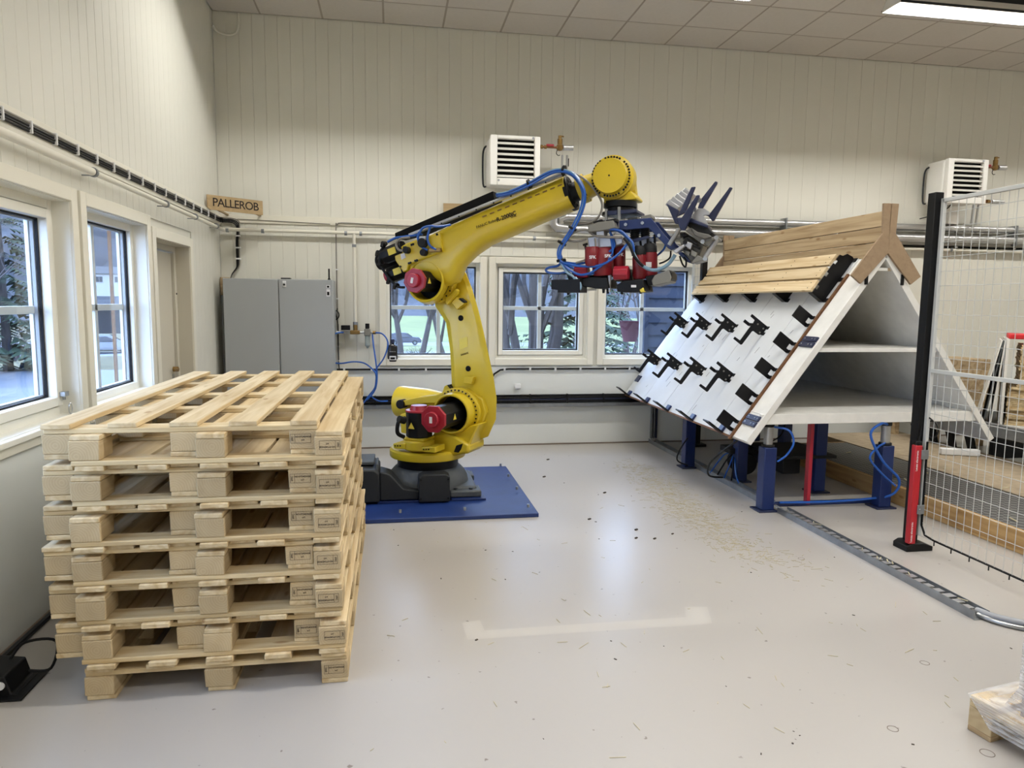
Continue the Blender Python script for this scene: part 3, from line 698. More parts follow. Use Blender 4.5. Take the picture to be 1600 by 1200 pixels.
# the stamp burnt on each right-hand front block
def stamp_mesh():
    mb = MB(); w, h, t = .040, .0185, .0012
    for a, b, c, d in [(-w, w, h-t, h), (-w, w, -h, -h+t), (-w, -w+t, -h, h), (w-t, w, -h, h), (-w+.0175, -w+.0187, -h, h)]:
        mb.add([(a, c, 0), (b, c, 0), (b, d, 0), (a, d, 0)], [(0, 1, 2, 3)])
    def put(body, size, x, y, rot=0):
        me = text_mesh(body, size, bold=.0002); mt = Matrix.Translation((x, y, 0)) @ Matrix.Rotation(rot, 4, 'Z')
        mb.add([mt @ v.co for v in me.vertices], [tuple(p.vertices) for p in me.polygons])
    put('NO-ST24DNGB', .0092, .009, .007); put('HT', .0095, .009, -.007); put('IPPC', .0105, -w+.0085, 0, math.pi/2)
    me = bpy.data.meshes.new('stamp'); me.from_pydata([tuple(v) for v in mb.v], [], mb.f); me.materials.append(M['ink']); return me
STAMP = stamp_mesh()
def link_part(name, me, parent, loc, rz=0, flip=False):
    o = bpy.data.objects.new(name, me); C.objects.link(o); o.parent = parent; o.location = loc; o.rotation_euler = (0, math.pi if flip else 0, rz); return o
def pallet(label, x0, y0, z0, inverted, seed, boards, rz=0.0, group='pallets of the tall stack'):
    """z0 = underside. Upright: runners, blocks, stringers, deck; inverted: the same upside down."""
    q = random.Random(seed); t = thing('wooden_pallet', label, 'pallet', (x0, y0, z0), rz, group)
    H = 3*PT+PH
    Z = (lambda z: H-z) if inverted else (lambda z: z)
    for i, x in enumerate((.054, .5, .946)):
        link_part('runner', q.choice(RN), t, (x+q.uniform(-.003, .003), PLEN/2+q.uniform(-.006, .004), Z(PT/2)))
        for j, y in enumerate(BLY):
            dx, dr = q.uniform(-.004, .004), (0 if i == 2 and j == 0 else q.uniform(-.02, .02))
            b = link_part('block', q.choice(BL), t, (x+dx, y+(q.uniform(0, .006) if j == 0 else 0), Z(PT+PH/2)), dr)
            if i == 2 and j == 0:
                s = bpy.data.objects.new('stamp', STAMP); C.objects.link(s); s.parent = b
                s.location = (q.uniform(-.006, .012), -.0705, q.uniform(-.003, .006))
                s.rotation_euler = (math.pi/2, 0 if not inverted else math.pi, q.uniform(-.0, .0))
                if not inverted: s.location.x -= .008
                if seed == 9: s.rotation_euler.y += .14
    for y in BLY: link_part('stringer', q.choice(ST), t, (.5+q.uniform(-.004, .004), y+q.uniform(-.004, .006)-(.012 if y < .1 else 0), Z(PT+PH+PT/2)))
    for x in boards: link_part('deck_board', q.choice(DK), t, (x+q.uniform(-.004, .004), PLEN/2+q.uniform(-.01, .008), Z(PT+PH+PT*1.5)), q.uniform(-.002, .002))
    return t
A_B = (.054, .277, .5, .723, .946)               # deck of the upright pallets
B_B = (.068, .29, .51, .73, .94)                 # deck of the inverted ones, lying between the boards of the pallet below
levels = ['bottom', 'second', 'third', 'fourth', 'fifth', 'sixth']
pallet('lowest pallet of the stack, standing alone right on the floor', -1.192, PY0-.0, 0.0, False, 1, A_B)
jit = [(.0, .0), (-.012, .004), (-.02, -.006), (-.012, .002), (-.004, -.004), (.002, 0)]
bjit = [(.0, .0), (-.012, .0), (-.018, .004), (-.014, -.004), (-.004, .002), (.0, -.002)]
zB = .137
for k in range(6):
    up = {0: 'first pair above the floor pallet', 1: 'second pair from the floor', 2: 'third pair from the floor', 3: 'fourth pair from the floor', 4: 'pair just under the topmost pair', 5: 'topmost pair'}[k]
    bx, by = bjit[k]; ax, ay = jit[k]
    pallet('upside-down pallet set to the right in the '+up, -1.192+bx, PY0-.02+by, zB, True, 20+k, B_B)
    pallet('upright pallet set to the left in the '+up, -1.298+ax, PY0+.015+ay, zB+2*PT, False, 3+k, A_B)
    zB += .1572
# ================================================================ THE ROBOT
TURN = R_(32); RX, RY = .285, 5.78
_F = Vector((math.cos(TURN), -math.sin(TURN), 0)); _A = Vector((-math.sin(TURN), -math.cos(TURN), 0)); _U = Vector((0, 0, 1))
_J2 = Vector((RX, RY, .70))+_F*.312
def RP(px, py, l): return onP(px, py, _J2+_A*l, _A)       # a sighted point on the arm plane, l metres off the arm's middle
def OUT(pts, l): return [RP(x, y, l) for x, y in pts]
def zp(x0, y0, k, *pts): return [(x0+x/k, y0+y/k) for x, y in pts]
robot = thing('industrial_robot', 'yellow six-axis robot arm on a dark grey foot standing on the blue floor plate', 'robot', (RX, RY, .03), 0)
# --- bolted steel floor plate (a thing of its own)
fp = thing('floor_plate', 'blue painted steel plate bolted to the floor under the yellow robot', 'plate', (RX, RY, 0))
MB().box(-.49, 1.062, 5.005, 6.555, 0, .03).build('plate', 'plate_blue', fp, bevel=.004)
for bx, by in [(1.0, 6.47), (1.005, 6.05), (1.005, 5.62), (1.0, 5.10), (.52, 5.08), (.05, 5.08), (-.42, 5.10), (.3, 6.48), (-.42, 6.48), (-.42, 5.8)]:
    MB().ngon((bx, by, .03), (bx, by, .05), .020, 6).cyl((bx, by, .05), (bx, by, .075), .011, 10).build('anchor_bolt', 'steel', fp, bevel=.002)
for x0, x1 in [(-.12, .23), (.45, .72)]: MB().box(x0, x1, 5.40, 5.52, .03, .046).build('shim', 'blue_paint', fp, bevel=.002)
# --- fixed foot
b = MB().lathe((RX, RY, .08), (0, 0, 1), [(.33, 0), (.335, .02), (.325, .075), (.305, .115), (.275, .148), (.255, .165), (.0, .166)], 48)
b.build('base_casting', 'robot_grey', robot, smooth=45)
for x0, x1, y0, y1 in [(.44, .69, 5.44, 5.62), (-.12, .23, 5.44, 5.62), (.44, .69, 5.95, 6.12), (-.12, .2, 5.95, 6.12)]:
    f = MB().box(x0, x1, y0, y1, .046, .10).build('base_foot', 'robot_grey', robot, bevel=.012)
    for k in range(3): MB().cyl((x0+.05+.06*k, y0+.05+.03*(k % 2), .10), (x0+.05+.06*k, y0+.05+.03*(k % 2), .112), .016, 12).build('bolt', 'robot_dark', f)
MB().box(-.10, .66, 5.50, 6.08, .05, .12).build('base_plinth', 'robot_grey', robot, bevel=.02)
MB().prism([(-.10, 5.41, .05), (.20, 5.41, .05), (.20, 5.41, .12), (.08, 5.41, .14), (-.02, 5.41, .255), (-.10, 5.41, .28)], (0, .2, 0)).build('base_wing', 'robot_dark', robot, bevel=.01)
MB().prism([(-.44, 5.38, .046), (-.10, 5.38, .046), (-.10, 5.38, .27), (-.14, 5.38, .30), (-.44, 5.38, .31)], (0, .46, 0)).build('connector_housing', 'robot_dark', robot, bevel=.012)
MB().box(-.40, -.14, 5.50, 5.80, .31, .34).box(-.13, -.11, 5.45, 5.7, .2, .33).build('connector_plate', 'robot_grey', robot, bevel=.008)
c = MB().prism([(.195, 5.36, .042), (.435, 5.36, .042), (.435, 5.36, .235), (.40, 5.36, .255), (.23, 5.36, .255), (.195, 5.36, .235)], (0, .14, 0)).build('front_cover', 'robot_dark', robot, bevel=.006)
for sx, sz in ((.21, .22), (.42, .22), (.21, .07), (.42, .07)): MB().cyl((sx, 5.36, sz), (sx, 5.353, sz), .007, 8).build('screw', 'black', c)
MB().lathe((RX, RY, .235), (0, 0, 1), [(.0, 0), (.248, 0), (.248, .10), (0, .10)], 48).build('slew_ring', 'black_steel', robot)
# --- turntable
def cyl_l(px, py, l0, l1, r, n=40, r2=None):
    P = RP(px, py, l0); return P, P+_A*(l1-l0)
tb = MB().lathe((RX, RY, .325), (0, 0, 1), [(.0, 0), (.305, 0), (.31, .01), (.31, .055), (.295, .07), (.0, .072)], 48)
tb.build('turntable', 'robot_yellow', robot, smooth=40)
k8 = lambda *p: zp(600, 570, 8, *p)
web = k8((520, 1110), (560, 980), (610, 880), (650, 780), (720, 640), (900, 400), (1060, 330), (1230, 420), (1280, 600), (1220, 760), (1120, 880), (1075, 1000), (1060, 1110), (800, 1140))
MB().prism(OUT(web, -.02), -_A*.14).build('turret_web', 'robot_yellow', robot, bevel=.012, smooth=30)
ped = k8((300, 1115), (330, 1000), (520, 960), (620, 860), (760, 840), (900, 900), (1060, 1000), (1060, 1105), (820, 1150), (480, 1160))
MB().prism(OUT(ped, .12), -_A*.30).build('turret_pedestal', 'robot_yellow', robot, bevel=.02, smooth=30)
MB().prism(OUT(k8((520, 1110), (560, 980), (620, 870), (700, 810), (800, 850), (950, 840), (1080, 760), (1190, 740), (1120, 880), (1075, 1000), (1060, 1110), (800, 1140)), .09), -_A*.23).build('turret_flank', 'robot_yellow', robot, bevel=.012, smooth=30)
# opening in the pedestal's right flank
MB().prism(OUT(k8((870, 1090), (900, 1010), (985, 985), (960, 1060), (930, 1100)), .125), -_A*.02).build('web_opening', 'black_matte', robot, bevel=.004)
for q in (((110, 985), (260, 985), (260, 1060), (120, 1045)), ((465, 1030), (640, 1030), (640, 1105), (480, 1090))):
    lug = MB().prism(OUT(k8(*q), .31), -_A*.16).build('stop_lug', 'robot_yellow', robot, bevel=.006)
    for i in range(3):
        cx = q[0][0]+30+i*32; P = RP(*k8((cx, q[0][1]+28))[0], .312)
        MB().cyl(P, P+_A*.003, .006, 8).build('bolt_hole', 'black', lug)
# --- J2 gear flange, rim and motor
P0, P1 = cyl_l(721, 642, -.06, .02, .2)
MB().cyl(P0, P1, .198, 48).build('shoulder_flange', 'robot_yellow', robot, bevel=.008)
fl = MB().lathe(P1, _A, [(.19, 0), (.19, .012), (.168, .014), (.158, .11), (.150, .115), (.142, .11), (.142, .0)], 48).build('shoulder_rim', 'robot_yellow', robot)
up_ = _U; rt_ = _F
for i in range(20):
    a = R_(-75+i*10.5*1.0); c = P1+_A*.012+(rt_*math.cos(a)+up_*math.sin(a))*.179
    MB().cyl(c, c+_A*.006, .007, 8).build('flange_bolt', 'black', fl)
MB().cyl(P1, P1+_A*.004, .14, 40).build('shoulder_recess', 'black_matte', robot)
def servo(name, P, axis, L, r, up, red=True, label=None):
    t = MB().ngon(P, P+axis*L, r, 8, R_(22.5), up).build(name, 'black', robot, bevel=.006)
    MB().ngon(P+axis*L, P+axis*(L+.028), r*1.12, 8, R_(22.5), up).build('end_plate', 'motor_red', t, bevel=.004)
    MB().cyl(P+axis*(L+.028), P+axis*(L+.062), r*.62, 28).build('encoder_cover', 'motor_red', t, bevel=.006)
    q = P+axis*(L+.063); sd = axis.cross(Vector(up)).normalized(); u2 = sd.cross(axis).normalized()
    MB().obox(q-u2*.0, sd, u2, axis, r*.24, r*.5, .002).build('rating_label', 'white_label', t, smooth=0)
    return t
m2 = servo('shoulder_motor', P1+_A*.0, _A, .37, .096, _U)
wl_ = RP(707, 648, .30)
def warning(P, nrm, up, s, parent):
    sd = Vector(up).cross(nrm).normalized(); u2 = Vector(nrm).cross(sd)
    MB().prism([P-sd*s*.5-u2*s*.4, P+sd*s*.5-u2*s*.4, P+u2*s*.5], Vector(nrm)*.002).build('warning_label', 'yellow_label', parent, smooth=0)
side_n = (_F*math.cos(R_(-90))+_U).normalized()
warning(P1+_A*.22+_F*.0+Vector((0, 0, 0))+(-_F).cross(_A)*.0+(_F*.0925), _F, _U, .05, m2)
# --- J1 motor standing on the turntable
Pm = RP(655, 684, .20); Pm.z = max(Pm.z, .47)
MB().cyl(Pm-Vector((0, 0, .09)), Pm-Vector((0, 0, .01)), .12, 32).build('slew_gearbox', 'robot_yellow', robot, bevel=.012)
MB().ngon(Pm-Vector((0, 0, .012)), Pm+Vector((0, 0, .012)), .135, 4, R_(45), _A).build('motor_seat', 'robot_yellow', robot, bevel=.01)
m1 = MB().ngon(Pm+Vector((0, 0, .012)), Pm+Vector((0, 0, .21)), .105, 8, R_(22.5), _A).build('slew_motor', 'black', robot, bevel=.006)
MB().cyl(Pm+Vector((0, 0, .21)), Pm+Vector((0, 0, .226)), .108, 28).build('end_plate', 'motor_red', m1, bevel=.004)
MB().lathe(Pm+Vector((0, 0, .226)), _U, [(.075, 0), (.062, .035), (.0, .036)], 28).build('encoder_cover', 'motor_red', m1)
MB().tube([Pm+Vector((-.11, -.06, .17)), Pm+Vector((-.16, -.09, .15)), Pm+Vector((-.17, -.09, .06)), Pm+Vector((-.12, -.06, .02))], .016, 8, smooth=5).build('motor_cable', 'black', m1)
MB().cyl(Pm+Vector((-.115, -.07, .15)), Pm+Vector((-.16, -.1, .17)), .028, 14).build('connector', 'black', m1)
warning(Pm+_A*.101+Vector((-.01, 0, .11)), _A, _U, .055, m1)
# --- counterbalance cylinder and its link
q0, q1 = RP(624, 627, -.24), RP(705, 636, -.24)
MB().lathe(q0, (q1-q0), [(.0, -.015), (.10, -.012), (.132, 0), (.138, .03), (.135, (q1-q0).length*.55), (.105, (q1-q0).length)], 40).build('balancer', 'robot_yellow', robot, smooth=40)
MB().prism(OUT(k8((225, 450), (415, 405), (640, 378), (725, 345), (750, 270), (790, 248), (850, 310), (840, 420), (760, 480), (420, 490), (230, 520)), -.04), -_A*.07).build('balancer_link', 'robot_yellow', robot, bevel=.008)
MB().prism(OUT(k8((785, 255), (800, 250), (852, 308), (838, 318)), -.03), -_A*.09).build('stop_pad', 'black', robot, bevel=.003)
P = RP(624.5, 632, -.02); MB().cyl(P-_A*.08, P, .038, 24).build('balancer_pin', 'black', robot, bevel=.004)
MB().prism(OUT(k8((200, 620), (310, 590), (310, 870), (210, 850)), .06), -_A*.05).build('balancer_bracket', 'robot_yellow', robot, bevel=.008)
# --- lower arm: front face, chamfered right flank, black gap ring at both joints
front = [(688, 478), (703, 504), (708, 545), (710, 575), (711, 603), (708, 630), (712, 660), (735, 680), (757, 668), (764, 640), (762, 612), (755, 575), (749.5, 545), (746, 515), (741, 492), (733, 462), (726, 440), (716, 424), (700, 424), (684, 440)]
back = [(680, 478), (697, 504), (703, 545), (705, 575), (706, 603), (703, 635), (709, 668), (735, 692), (763, 682), (775, 655), (776, 622), (771, 588), (763, 552), (755, 515), (748, 486), (738, 452), (729, 428), (718, 412), (697, 414), (679, 436)]
rings = [OUT(front, -.06), OUT(back, -.085), OUT(back, -.23), OUT(front, -.26)]
arm = MB().loft(rings).build('lower_arm', 'robot_yellow', robot, bevel=.006, smooth=28)
for (x, y) in ((720, 497), (731.5, 576)):
    P = RP(x, y, -.058); MB().cyl(P-_A*.004, P+_A*.0015, .023, 20).build('lifting_hole', 'black_matte', arm)
lab = OUT([(717.5, 530), (730, 526), (731, 542), (718.5, 546)], -.0575)
MB().prism(lab, _A*.0015).build('notice_label', 'yellow_label', arm, smooth=0)
me = text_mesh('FANUC', .022, bold=.0004); lettering('arm_lettering', me, 'ink', RP(726, 553, -.057), RP(736, 550, -.057)-RP(717, 555.5, -.057), _U, arm)
MB().prism(OUT([(730, 587), (744, 588), (741, 600), (728, 598)], -.055), _A*.05).build('stop_block', 'robot_yellow', robot, bevel=.006)
P0b = RP(721, 642, -.065); MB().cyl(P0b-_A*.03, P0b+_A*.012, .178, 40).build('joint_gap', 'black', robot)
# --- elbow: flange, casting, motor
E0, E1 = cyl_l(684, 438, -.05, .02, .18)
MB().cyl(E0-_A*.025, E0, .165, 40).build('elbow_gap', 'black', robot)
ef = MB().cyl(E0, E1, .182, 44).build('elbow_flange', 'robot_yellow', robot, bevel=.008)
for i in range(15):
    a = R_(-200+i*17); c = E1+(_F*math.cos(a)+_U*math.sin(a))*.170; MB().cyl(c, c+_A*.005, .007, 8).build('flange_bolt', 'black', ef)
MB().prism(OUT(zp(580, 300, 6, (700, 985), (735, 960), (790, 905), (805, 925), (800, 955), (715, 1060), (690, 1040)), .025), -_A*.05).build('elbow_stop', 'robot_yellow', robot, bevel=.006)
MB().prism(OUT([(705, 473), (713, 464), (726, 474), (714, 484)], .0), -_A*.06).build('elbow_buffer', 'robot_yellow', robot, bevel=.005)
MB().prism(OUT([(716, 467), (719, 465.5), (727, 472), (724, 473.5)], .004), -_A*.05).build('buffer_pad', 'black', robot, bevel=.002)
# the opening the elbow motor stands in: a thick collar lofted towards the camera side
ec = RP(670, 440, .02); ec2 = RP(664, 439.5, .20)
eb = MB()
def ring_at(c, r, n=48): return [c+(_F*math.cos(2*math.pi*i/n)+_U*math.sin(2*math.pi*i/n))*r for i in range(n)]
eb.loft([ring_at(ec, .182), ring_at((ec+ec2)/2, .172), ring_at(ec2, .162), ring_at(ec2+_A*.006, .150), ring_at(ec2, .142), ring_at(ec2-_A*.13, .138)])
eb.build('elbow_collar', 'robot_yellow', robot, smooth=40)
MB().cyl(ec2-_A*.135, ec2-_A*.128, .139, 40).build('elbow_recess', 'black_matte', robot)
m3 = servo('elbow_motor', ec2-_A*.12, _A, .255, .085, _U+_F*.2)
warning(ec2+_A*.08+_F*.083, _F, _U, .05, m3)
# --- forearm: lofted from the broad elbow casting to the round tube end
st = [((632, 384), (655, 432)), ((648, 379), (672, 428)), ((668, 371), (701, 447)), ((688, 362), (716, 441)), ((705, 354), (726, 417)), ((722, 347), (742, 400)), ((745, 337), (766, 383)), ((785, 320), (808, 365)), ((830, 301), (853, 345.5)), ((862, 287.5), (880, 335)), ((884, 278), (901, 327))]
wd_ = [(.02, .20), (.0, .205), (-.02, .205), (-.01, .205), (.0, .205), (-.01, .21), (-.015, .215), (-.02, .22), (-.02, .22), (-.02, .22), (-.02, .22)]
MID = .10
rings = []
for (tp, bt), (l0, l1) in zip(st, wd_):
    a, b2 = RP(*tp, MID), RP(*bt, MID); c = (a+b2)/2; u = (a-b2)/2; w = (l1-l0)/2; cl = (l0+l1)/2-MID; r = []
    for i in range(28):
        t_ = 2*math.pi*i/28; ce, se = math.cos(t_), math.sin(t_); e = .62
        r.append(c+_A*cl+u*(abs(se)**e*(1 if se >= 0 else -1))+_A*w*(abs(ce)**e*(1 if ce >= 0 else -1)))
    rings.append(r)
fa = MB().loft(rings).build('forearm', 'robot_yellow', robot, smooth=45)
ca, cb = (RP(884, 278, MID)+RP(901, 327, MID))/2, (RP(830, 301, MID)+RP(853, 345.5, MID))/2; fd = (ca-cb).normalized()
MB().cyl(ca-fd*.02, ca+fd*.012, .124, 40).build('forearm_end_plate', 'black', fa, bevel=.003)
for i in range(10):
    a = 2*math.pi*i/10; s = fd.cross(_A).normalized(); c = ca+fd*.012+(_A*math.cos(a)+s*math.sin(a))*.09; MB().cyl(c, c+fd*.006, .010, 8).build('end_bolt', 'robot_dark', fa)
# lettering along the forearm's flank
lf = .2225
me = text_mesh('FANUC Robot', .0285, align='LEFT', bold=.0003); lettering('maker_lettering', me, 'ink', RP(744, 355.5, lf+.001), RP(807, 331, lf)-RP(744, 355, lf), _U, fa)
me = text_mesh('R-2000iC', .0415, align='LEFT', bold=.0012); lettering('type_lettering', me, 'ink', RP(776, 344, lf+.001), RP(807, 331, lf)-RP(744, 355, lf), _U, fa)
me = text_mesh('210L', .022, align='LEFT', bold=.0006); lettering('variant_lettering', me, 'ink', RP(798.5, 339.5, lf+.001), RP(807, 331, lf)-RP(744, 355, lf), _U, fa)
# gearbox plate at the elbow's rear with bolts, connectors and the three wrist-axis motors
gb = MB().prism(OUT(zp(580, 300, 6, (215, 590), (240, 535), (330, 478), (640, 372), (668, 560), (420, 655), (350, 690), (340, 735), (300, 755), (222, 640)), .225), -_A*.24).build('gearbox_housing', 'robot_yellow', robot, bevel=.01)
for x, y in [(310, 520), (325, 518), (380, 495), (395, 490), (618, 398), (655, 552), (415, 645), (430, 640), (355, 668), (370, 663), (275, 700), (235, 553)]:
    P = RP(*zp(580, 300, 6, (x, y))[0], .226); MB().cyl(P-_A*.002, P+_A*.006, .009, 8).build('bolt', 'black', gb)
MB().prism(OUT(zp(580, 300, 6, (275, 585), (312, 570), (325, 615), (285, 635)), .226), _A*.002).build('data_label', 'white_label', gb, smooth=0)
for i, (x, y, r) in enumerate([(350, 548, .026), (500, 480, .036), (510, 570, .026)]):
    P = RP(*zp(580, 300, 6, (x, y))[0], .22); MB().cyl(P, P+_A*.05, r, 18).build('connector', 'tool_dark', gb, bevel=.004)
MB().obox(RP(*zp(580, 300, 6, (490, 445))[0], .24), _F, _U, _A, .055, .045, .04).build('valve_body', 'alu', gb, bevel=.004)
MB().obox(RP(*zp(580, 300, 6, (600, 545))[0], .24), _F, _U, _A, .10, .03, .03).build('cable_gland', 'brass', gb, bevel=.004)
fdir = (RP(600, 545, .1)-RP(700, 500, .1)).normalized()
for i, (x, y, l) in enumerate([(622, 392, .18), (617, 403, .06), (630, 423, .12)]):
    P = RP(x, y, l); ax = (RP(600, 404, l)-RP(640, 388, l)).normalized()
    t = MB().ngon(P+ax*-.06, P+ax*.13, .065, 8, R_(22.5), _A).build('wrist_motor', 'black', robot, bevel=.005)
    MB().cyl(P+ax*.13, P+ax*.16, .05, 20).build('encoder_cover', 'motor_red' if i == 2 else 'black', t, bevel=.004)
    MB().obox(P+_A*.062+ax*.02, ax, ax.cross(_A), _A, .07, .05, .004).build('yellow_sticker', 'yellow_label', t, smooth=0)
for i, (x, y) in enumerate([(603, 381), (595, 395), (599, 410), (612, 438), (622, 446)]):
    P = RP(x, y, .16); MB().cyl(P, P+_A*.05, .018, 12).cyl(P+_A*.05, P+_A*.06-_U*.03, .014, 10).build('motor_plug', 'black', robot, bevel=.003)
MB().tube([RP(*p, .2) for p in [(603, 382), (590, 398), (588, 410), (596, 418), (606, 432), (620, 447), (632, 449)]], .010, 8, smooth=5).build('motor_loom', 'black', robot)
MB().tube([RP(*p, .21) for p in [(606, 378), (618, 372), (632, 370), (660, 366)]], .010, 8, smooth=5).build('motor_loom', 'hose_blue', robot)
MB().tube([RP(*p, .25) for p in [(640, 371), (626, 373), (619, 381), (624, 391), (637, 391)]], .009, 8, smooth=5).build('signal_cable', 'cable_grey', robot)
# black controller box, cable rails on top of the forearm
MB().prism(OUT(zp(580, 300, 6, (218, 385), (1140, -10), (1152, 70), (420, 395), (225, 440)), .17), -_A*.16).build('valve_terminal_box', 'black_matte', robot, bevel=.006)
for i, (l, dz) in enumerate([(.20, 0), (.06, 2)]):
    a, b2 = RP(640, 367.5-dz, l), RP(884, 271.5-dz, l); d = (b2-a).normalized()
    MB().obox((a+b2)/2, d, _A, d.cross(_A), (b2-a).length, .035, .02).build('cable_rail', 'alu', robot, bevel=.003)
for i in range(8):
    t_ = i/7; P = RP(690+190*t_, 349-74.5*t_, .225); MB().cyl(P, P+_A*.004, .006, 8).build('rail_screw', 'black', robot)
for i in range(11):
    t_ = i/10; P = RP(757+118*t_, 337.5-48*t_, .218); d = (RP(884, 272, .2)-RP(640, 368, .2)).normalized()
    MB().obox(P, d, d.cross(_A), _A, .035, .009, .006).build('mounting_pad', 'brass', fa, bevel=.001)
# --- wrist
w0, w1 = RP(900, 300, MID), RP(940, 283, MID); wdv = (w1-w0).normalized()
MB().cyl(ca, ca+fd*.10, .070, 28).build('roll_axis_neck', 'robot_dark', robot)
wr = MB().lathe(w0+wdv*.03, wdv, [(.0, 0), (.098, .0), (.102, .012), (.102, .050), (.082, .056), (.078, .12), (.09, (w1-w0).length)], 36).build('wrist_roll_body', 'robot_yellow', robot, smooth=40)
for i in range(8):
    a = 2*math.pi*i/8; s = wdv.cross(_A).normalized(); c = w0+wdv*.078+(_A*math.cos(a)+s*math.sin(a))*.088; MB().cyl(c, c+wdv*.006, .009, 8).build('bolt', 'black', wr)
D1 = RP(951.7, 274, .25); D0 = D1-_A*.21
dk = MB().lathe(D0, _A, [(.0, 0), (.142, 0), (.142, .10), (.150, .105), (.150, .125), (.138, .13), (.138, .16), (.122, .166), (.115, .205), (.0, .21)], 56).build('wrist_bend_housing', 'robot_yellow', robot, smooth=35)
ctr = D0+_A*.163
for i in range(40):
    if i % 7 == 6: continue
    a = 2*math.pi*i/40; c = ctr+(_F*math.cos(a)+_U*math.sin(a))*.130; MB().cyl(c, c+_A*.005, .0075, 8).build('housing_bolt', 'black', dk)
MB().cyl(D0+_A*.21, D0+_A*.213, .006, 8).build('centre_hole', 'black', dk)
MB().prism(OUT(zp(900, 230, 8.889, (375, 640), (700, 640), (760, 600), (845, 690), (838, 720), (390, 782)), .15), -_A*.20).build('wrist_block', 'robot_yellow', robot, bevel=.01)
MB().prism(OUT(zp(900, 230, 8.889, (690, 200), (760, 260), (805, 330), (830, 600), (840, 660), (720, 660), (700, 400)), .0), -_A*.06).build('wrist_side_plate', 'robot_yellow', robot, bevel=.01)
WF = RP(969, 318, .07)
MB().lathe(WF, -_U, [(.0, -.01), (.115, -.01), (.115, .03), (.10, .035), (.10, .06), (.125, .062), (.125, .085), (.0, .086)], 40).build('tool_flange', 'black_steel', robot, smooth=35)
# ================================================================ THE GRIPPING AND SCREWING TOOL UNDER THE WRIST
TL = .07
tool = thing('gripper_tool', 'nailing and gripping tool with red drive units hanging from the robot wrist', 'tool', tuple(WF-_U*.09), 0)
k3 = lambda *p: zp(840, 330, 7.273, *p)
k4 = lambda *p: zp(900, 230, 8.889, *p)
k5 = lambda *p: zp(1020, 270, 8, *p)
def TP(p, l): return RP(p[0], p[1], l)
def tprism(name, pts, l, th, m, bevel=.004, parent=None): return MB().prism(OUT(pts, l), -_A*th).build(name, m, parent or tool, bevel=bevel)
# mounting plate under the flange with its long studs
tprism('mounting_plate', k4((430, 880), (840, 860), (845, 905), (440, 950)), TL+.13, .26, 'navy')
for (x, y0, y1, l) in [(422, 860, 1030, .18), (598, 830, 1130, .2), (660, 930, 1010, -.02), (835, 790, 960, 0.0)]:
    MB().cyl(TP(k4((x, y0))[0], l), TP(k4((x, y1))[0], l), .011, 12).build('stud', 'steel', tool)
# cranked blue carrier: two parallel plates
fr = k4((470, 1030), (640, 1020), (1040, 978), (1320, 1325), (1385, 1330))
plate_pts = [(953, 346), (978, 344), (1017, 340), (1047, 377), (1058, 387), (1049, 391), (1044, 388), (1013, 356), (978, 359), (953, 357)]
tprism('carrier_plate', plate_pts, TL+.14, .016, 'blue_paint', .003)
MB().prism([p-_A*.26 for p in OUT(plate_pts, TL+.14)], -_A*.016).build('carrier_plate', 'blue_paint', tool, bevel=.003)
tprism('carrier_tie', [(960, 346), (1012, 341), (1012, 346), (960, 351)], TL+.124, .244, 'blue_paint')
tprism('carrier_tie', [(1038, 376), (1052, 386), (1047, 389), (1036, 380)], TL+.124, .244, 'blue_paint')
for x, y in [(978, 351), (1004, 348.5), (1030, 368)]:
    P = TP((x, y), TL+.141); MB().ngon(P, P+_A*.012, .012, 6).build('bolt', 'steel', tool)
tprism('lock_block', k4((890, 960), (1040, 930), (1050, 985), (900, 1000)), TL+.10, .14, 'tool_grey')
tprism('lock_block', k4((710, 985), (860, 960), (860, 1000), (720, 1020)), TL+.06, .10, 'tool_grey')
# compressed-air valve bank
tprism('valve_bank', [(918, 352), (934, 347), (958, 344), (962, 356), (938, 361), (919, 363)], TL+.22, .16, 'tool_grey', .006)
tprism('valve_head', [(926, 347), (940, 342), (944, 346), (929, 351)], TL+.20, .12, 'black')
tprism('valve_head', [(946, 344), (962, 341), (964, 346), (948, 349)], TL+.20, .12, 'black')
tprism('valve_base', [(931, 357), (943, 355), (944, 368), (932, 368)], TL+.20, .10, 'alu', .004)
head = tprism('drive_head', [(917, 371), (934, 367), (972, 369), (974, 380), (958, 386), (920, 389)], TL+.16, .30, 'alu', .008)
# bearing plate and spring studs
tprism('bearing_plate', [(979, 376), (1012, 368), (1017, 371), (984, 381)], TL+.14, .28, 'navy', .003)
for x, l in [(992, .14), (1008, .12)]:
    MB().cyl(TP((x, 357), l), TP((x, 373), l), .028, 16).build('spring', 'black_matte', tool)
    for i in range(5):
        P = TP((x, 358.5+3*i), l); MB().cyl(P, P-_U*.006, .034, 16).build('spring_coil', 'black', tool)
for x0, y0, x1, y1, l in [(987, 377, 989, 400, .2), (1000, 374, 1003, 398, .18), (1012, 371, 1012, 394, .17), (1023, 366, 1023.5, 396, .1), (996, 376, 992, 396, .02), (1016, 370, 1017, 392, 0)]:
    MB().cyl(TP((x0, y0), l), TP((x1, y1), l), .008, 10).build('guide_rod', 'black', tool)
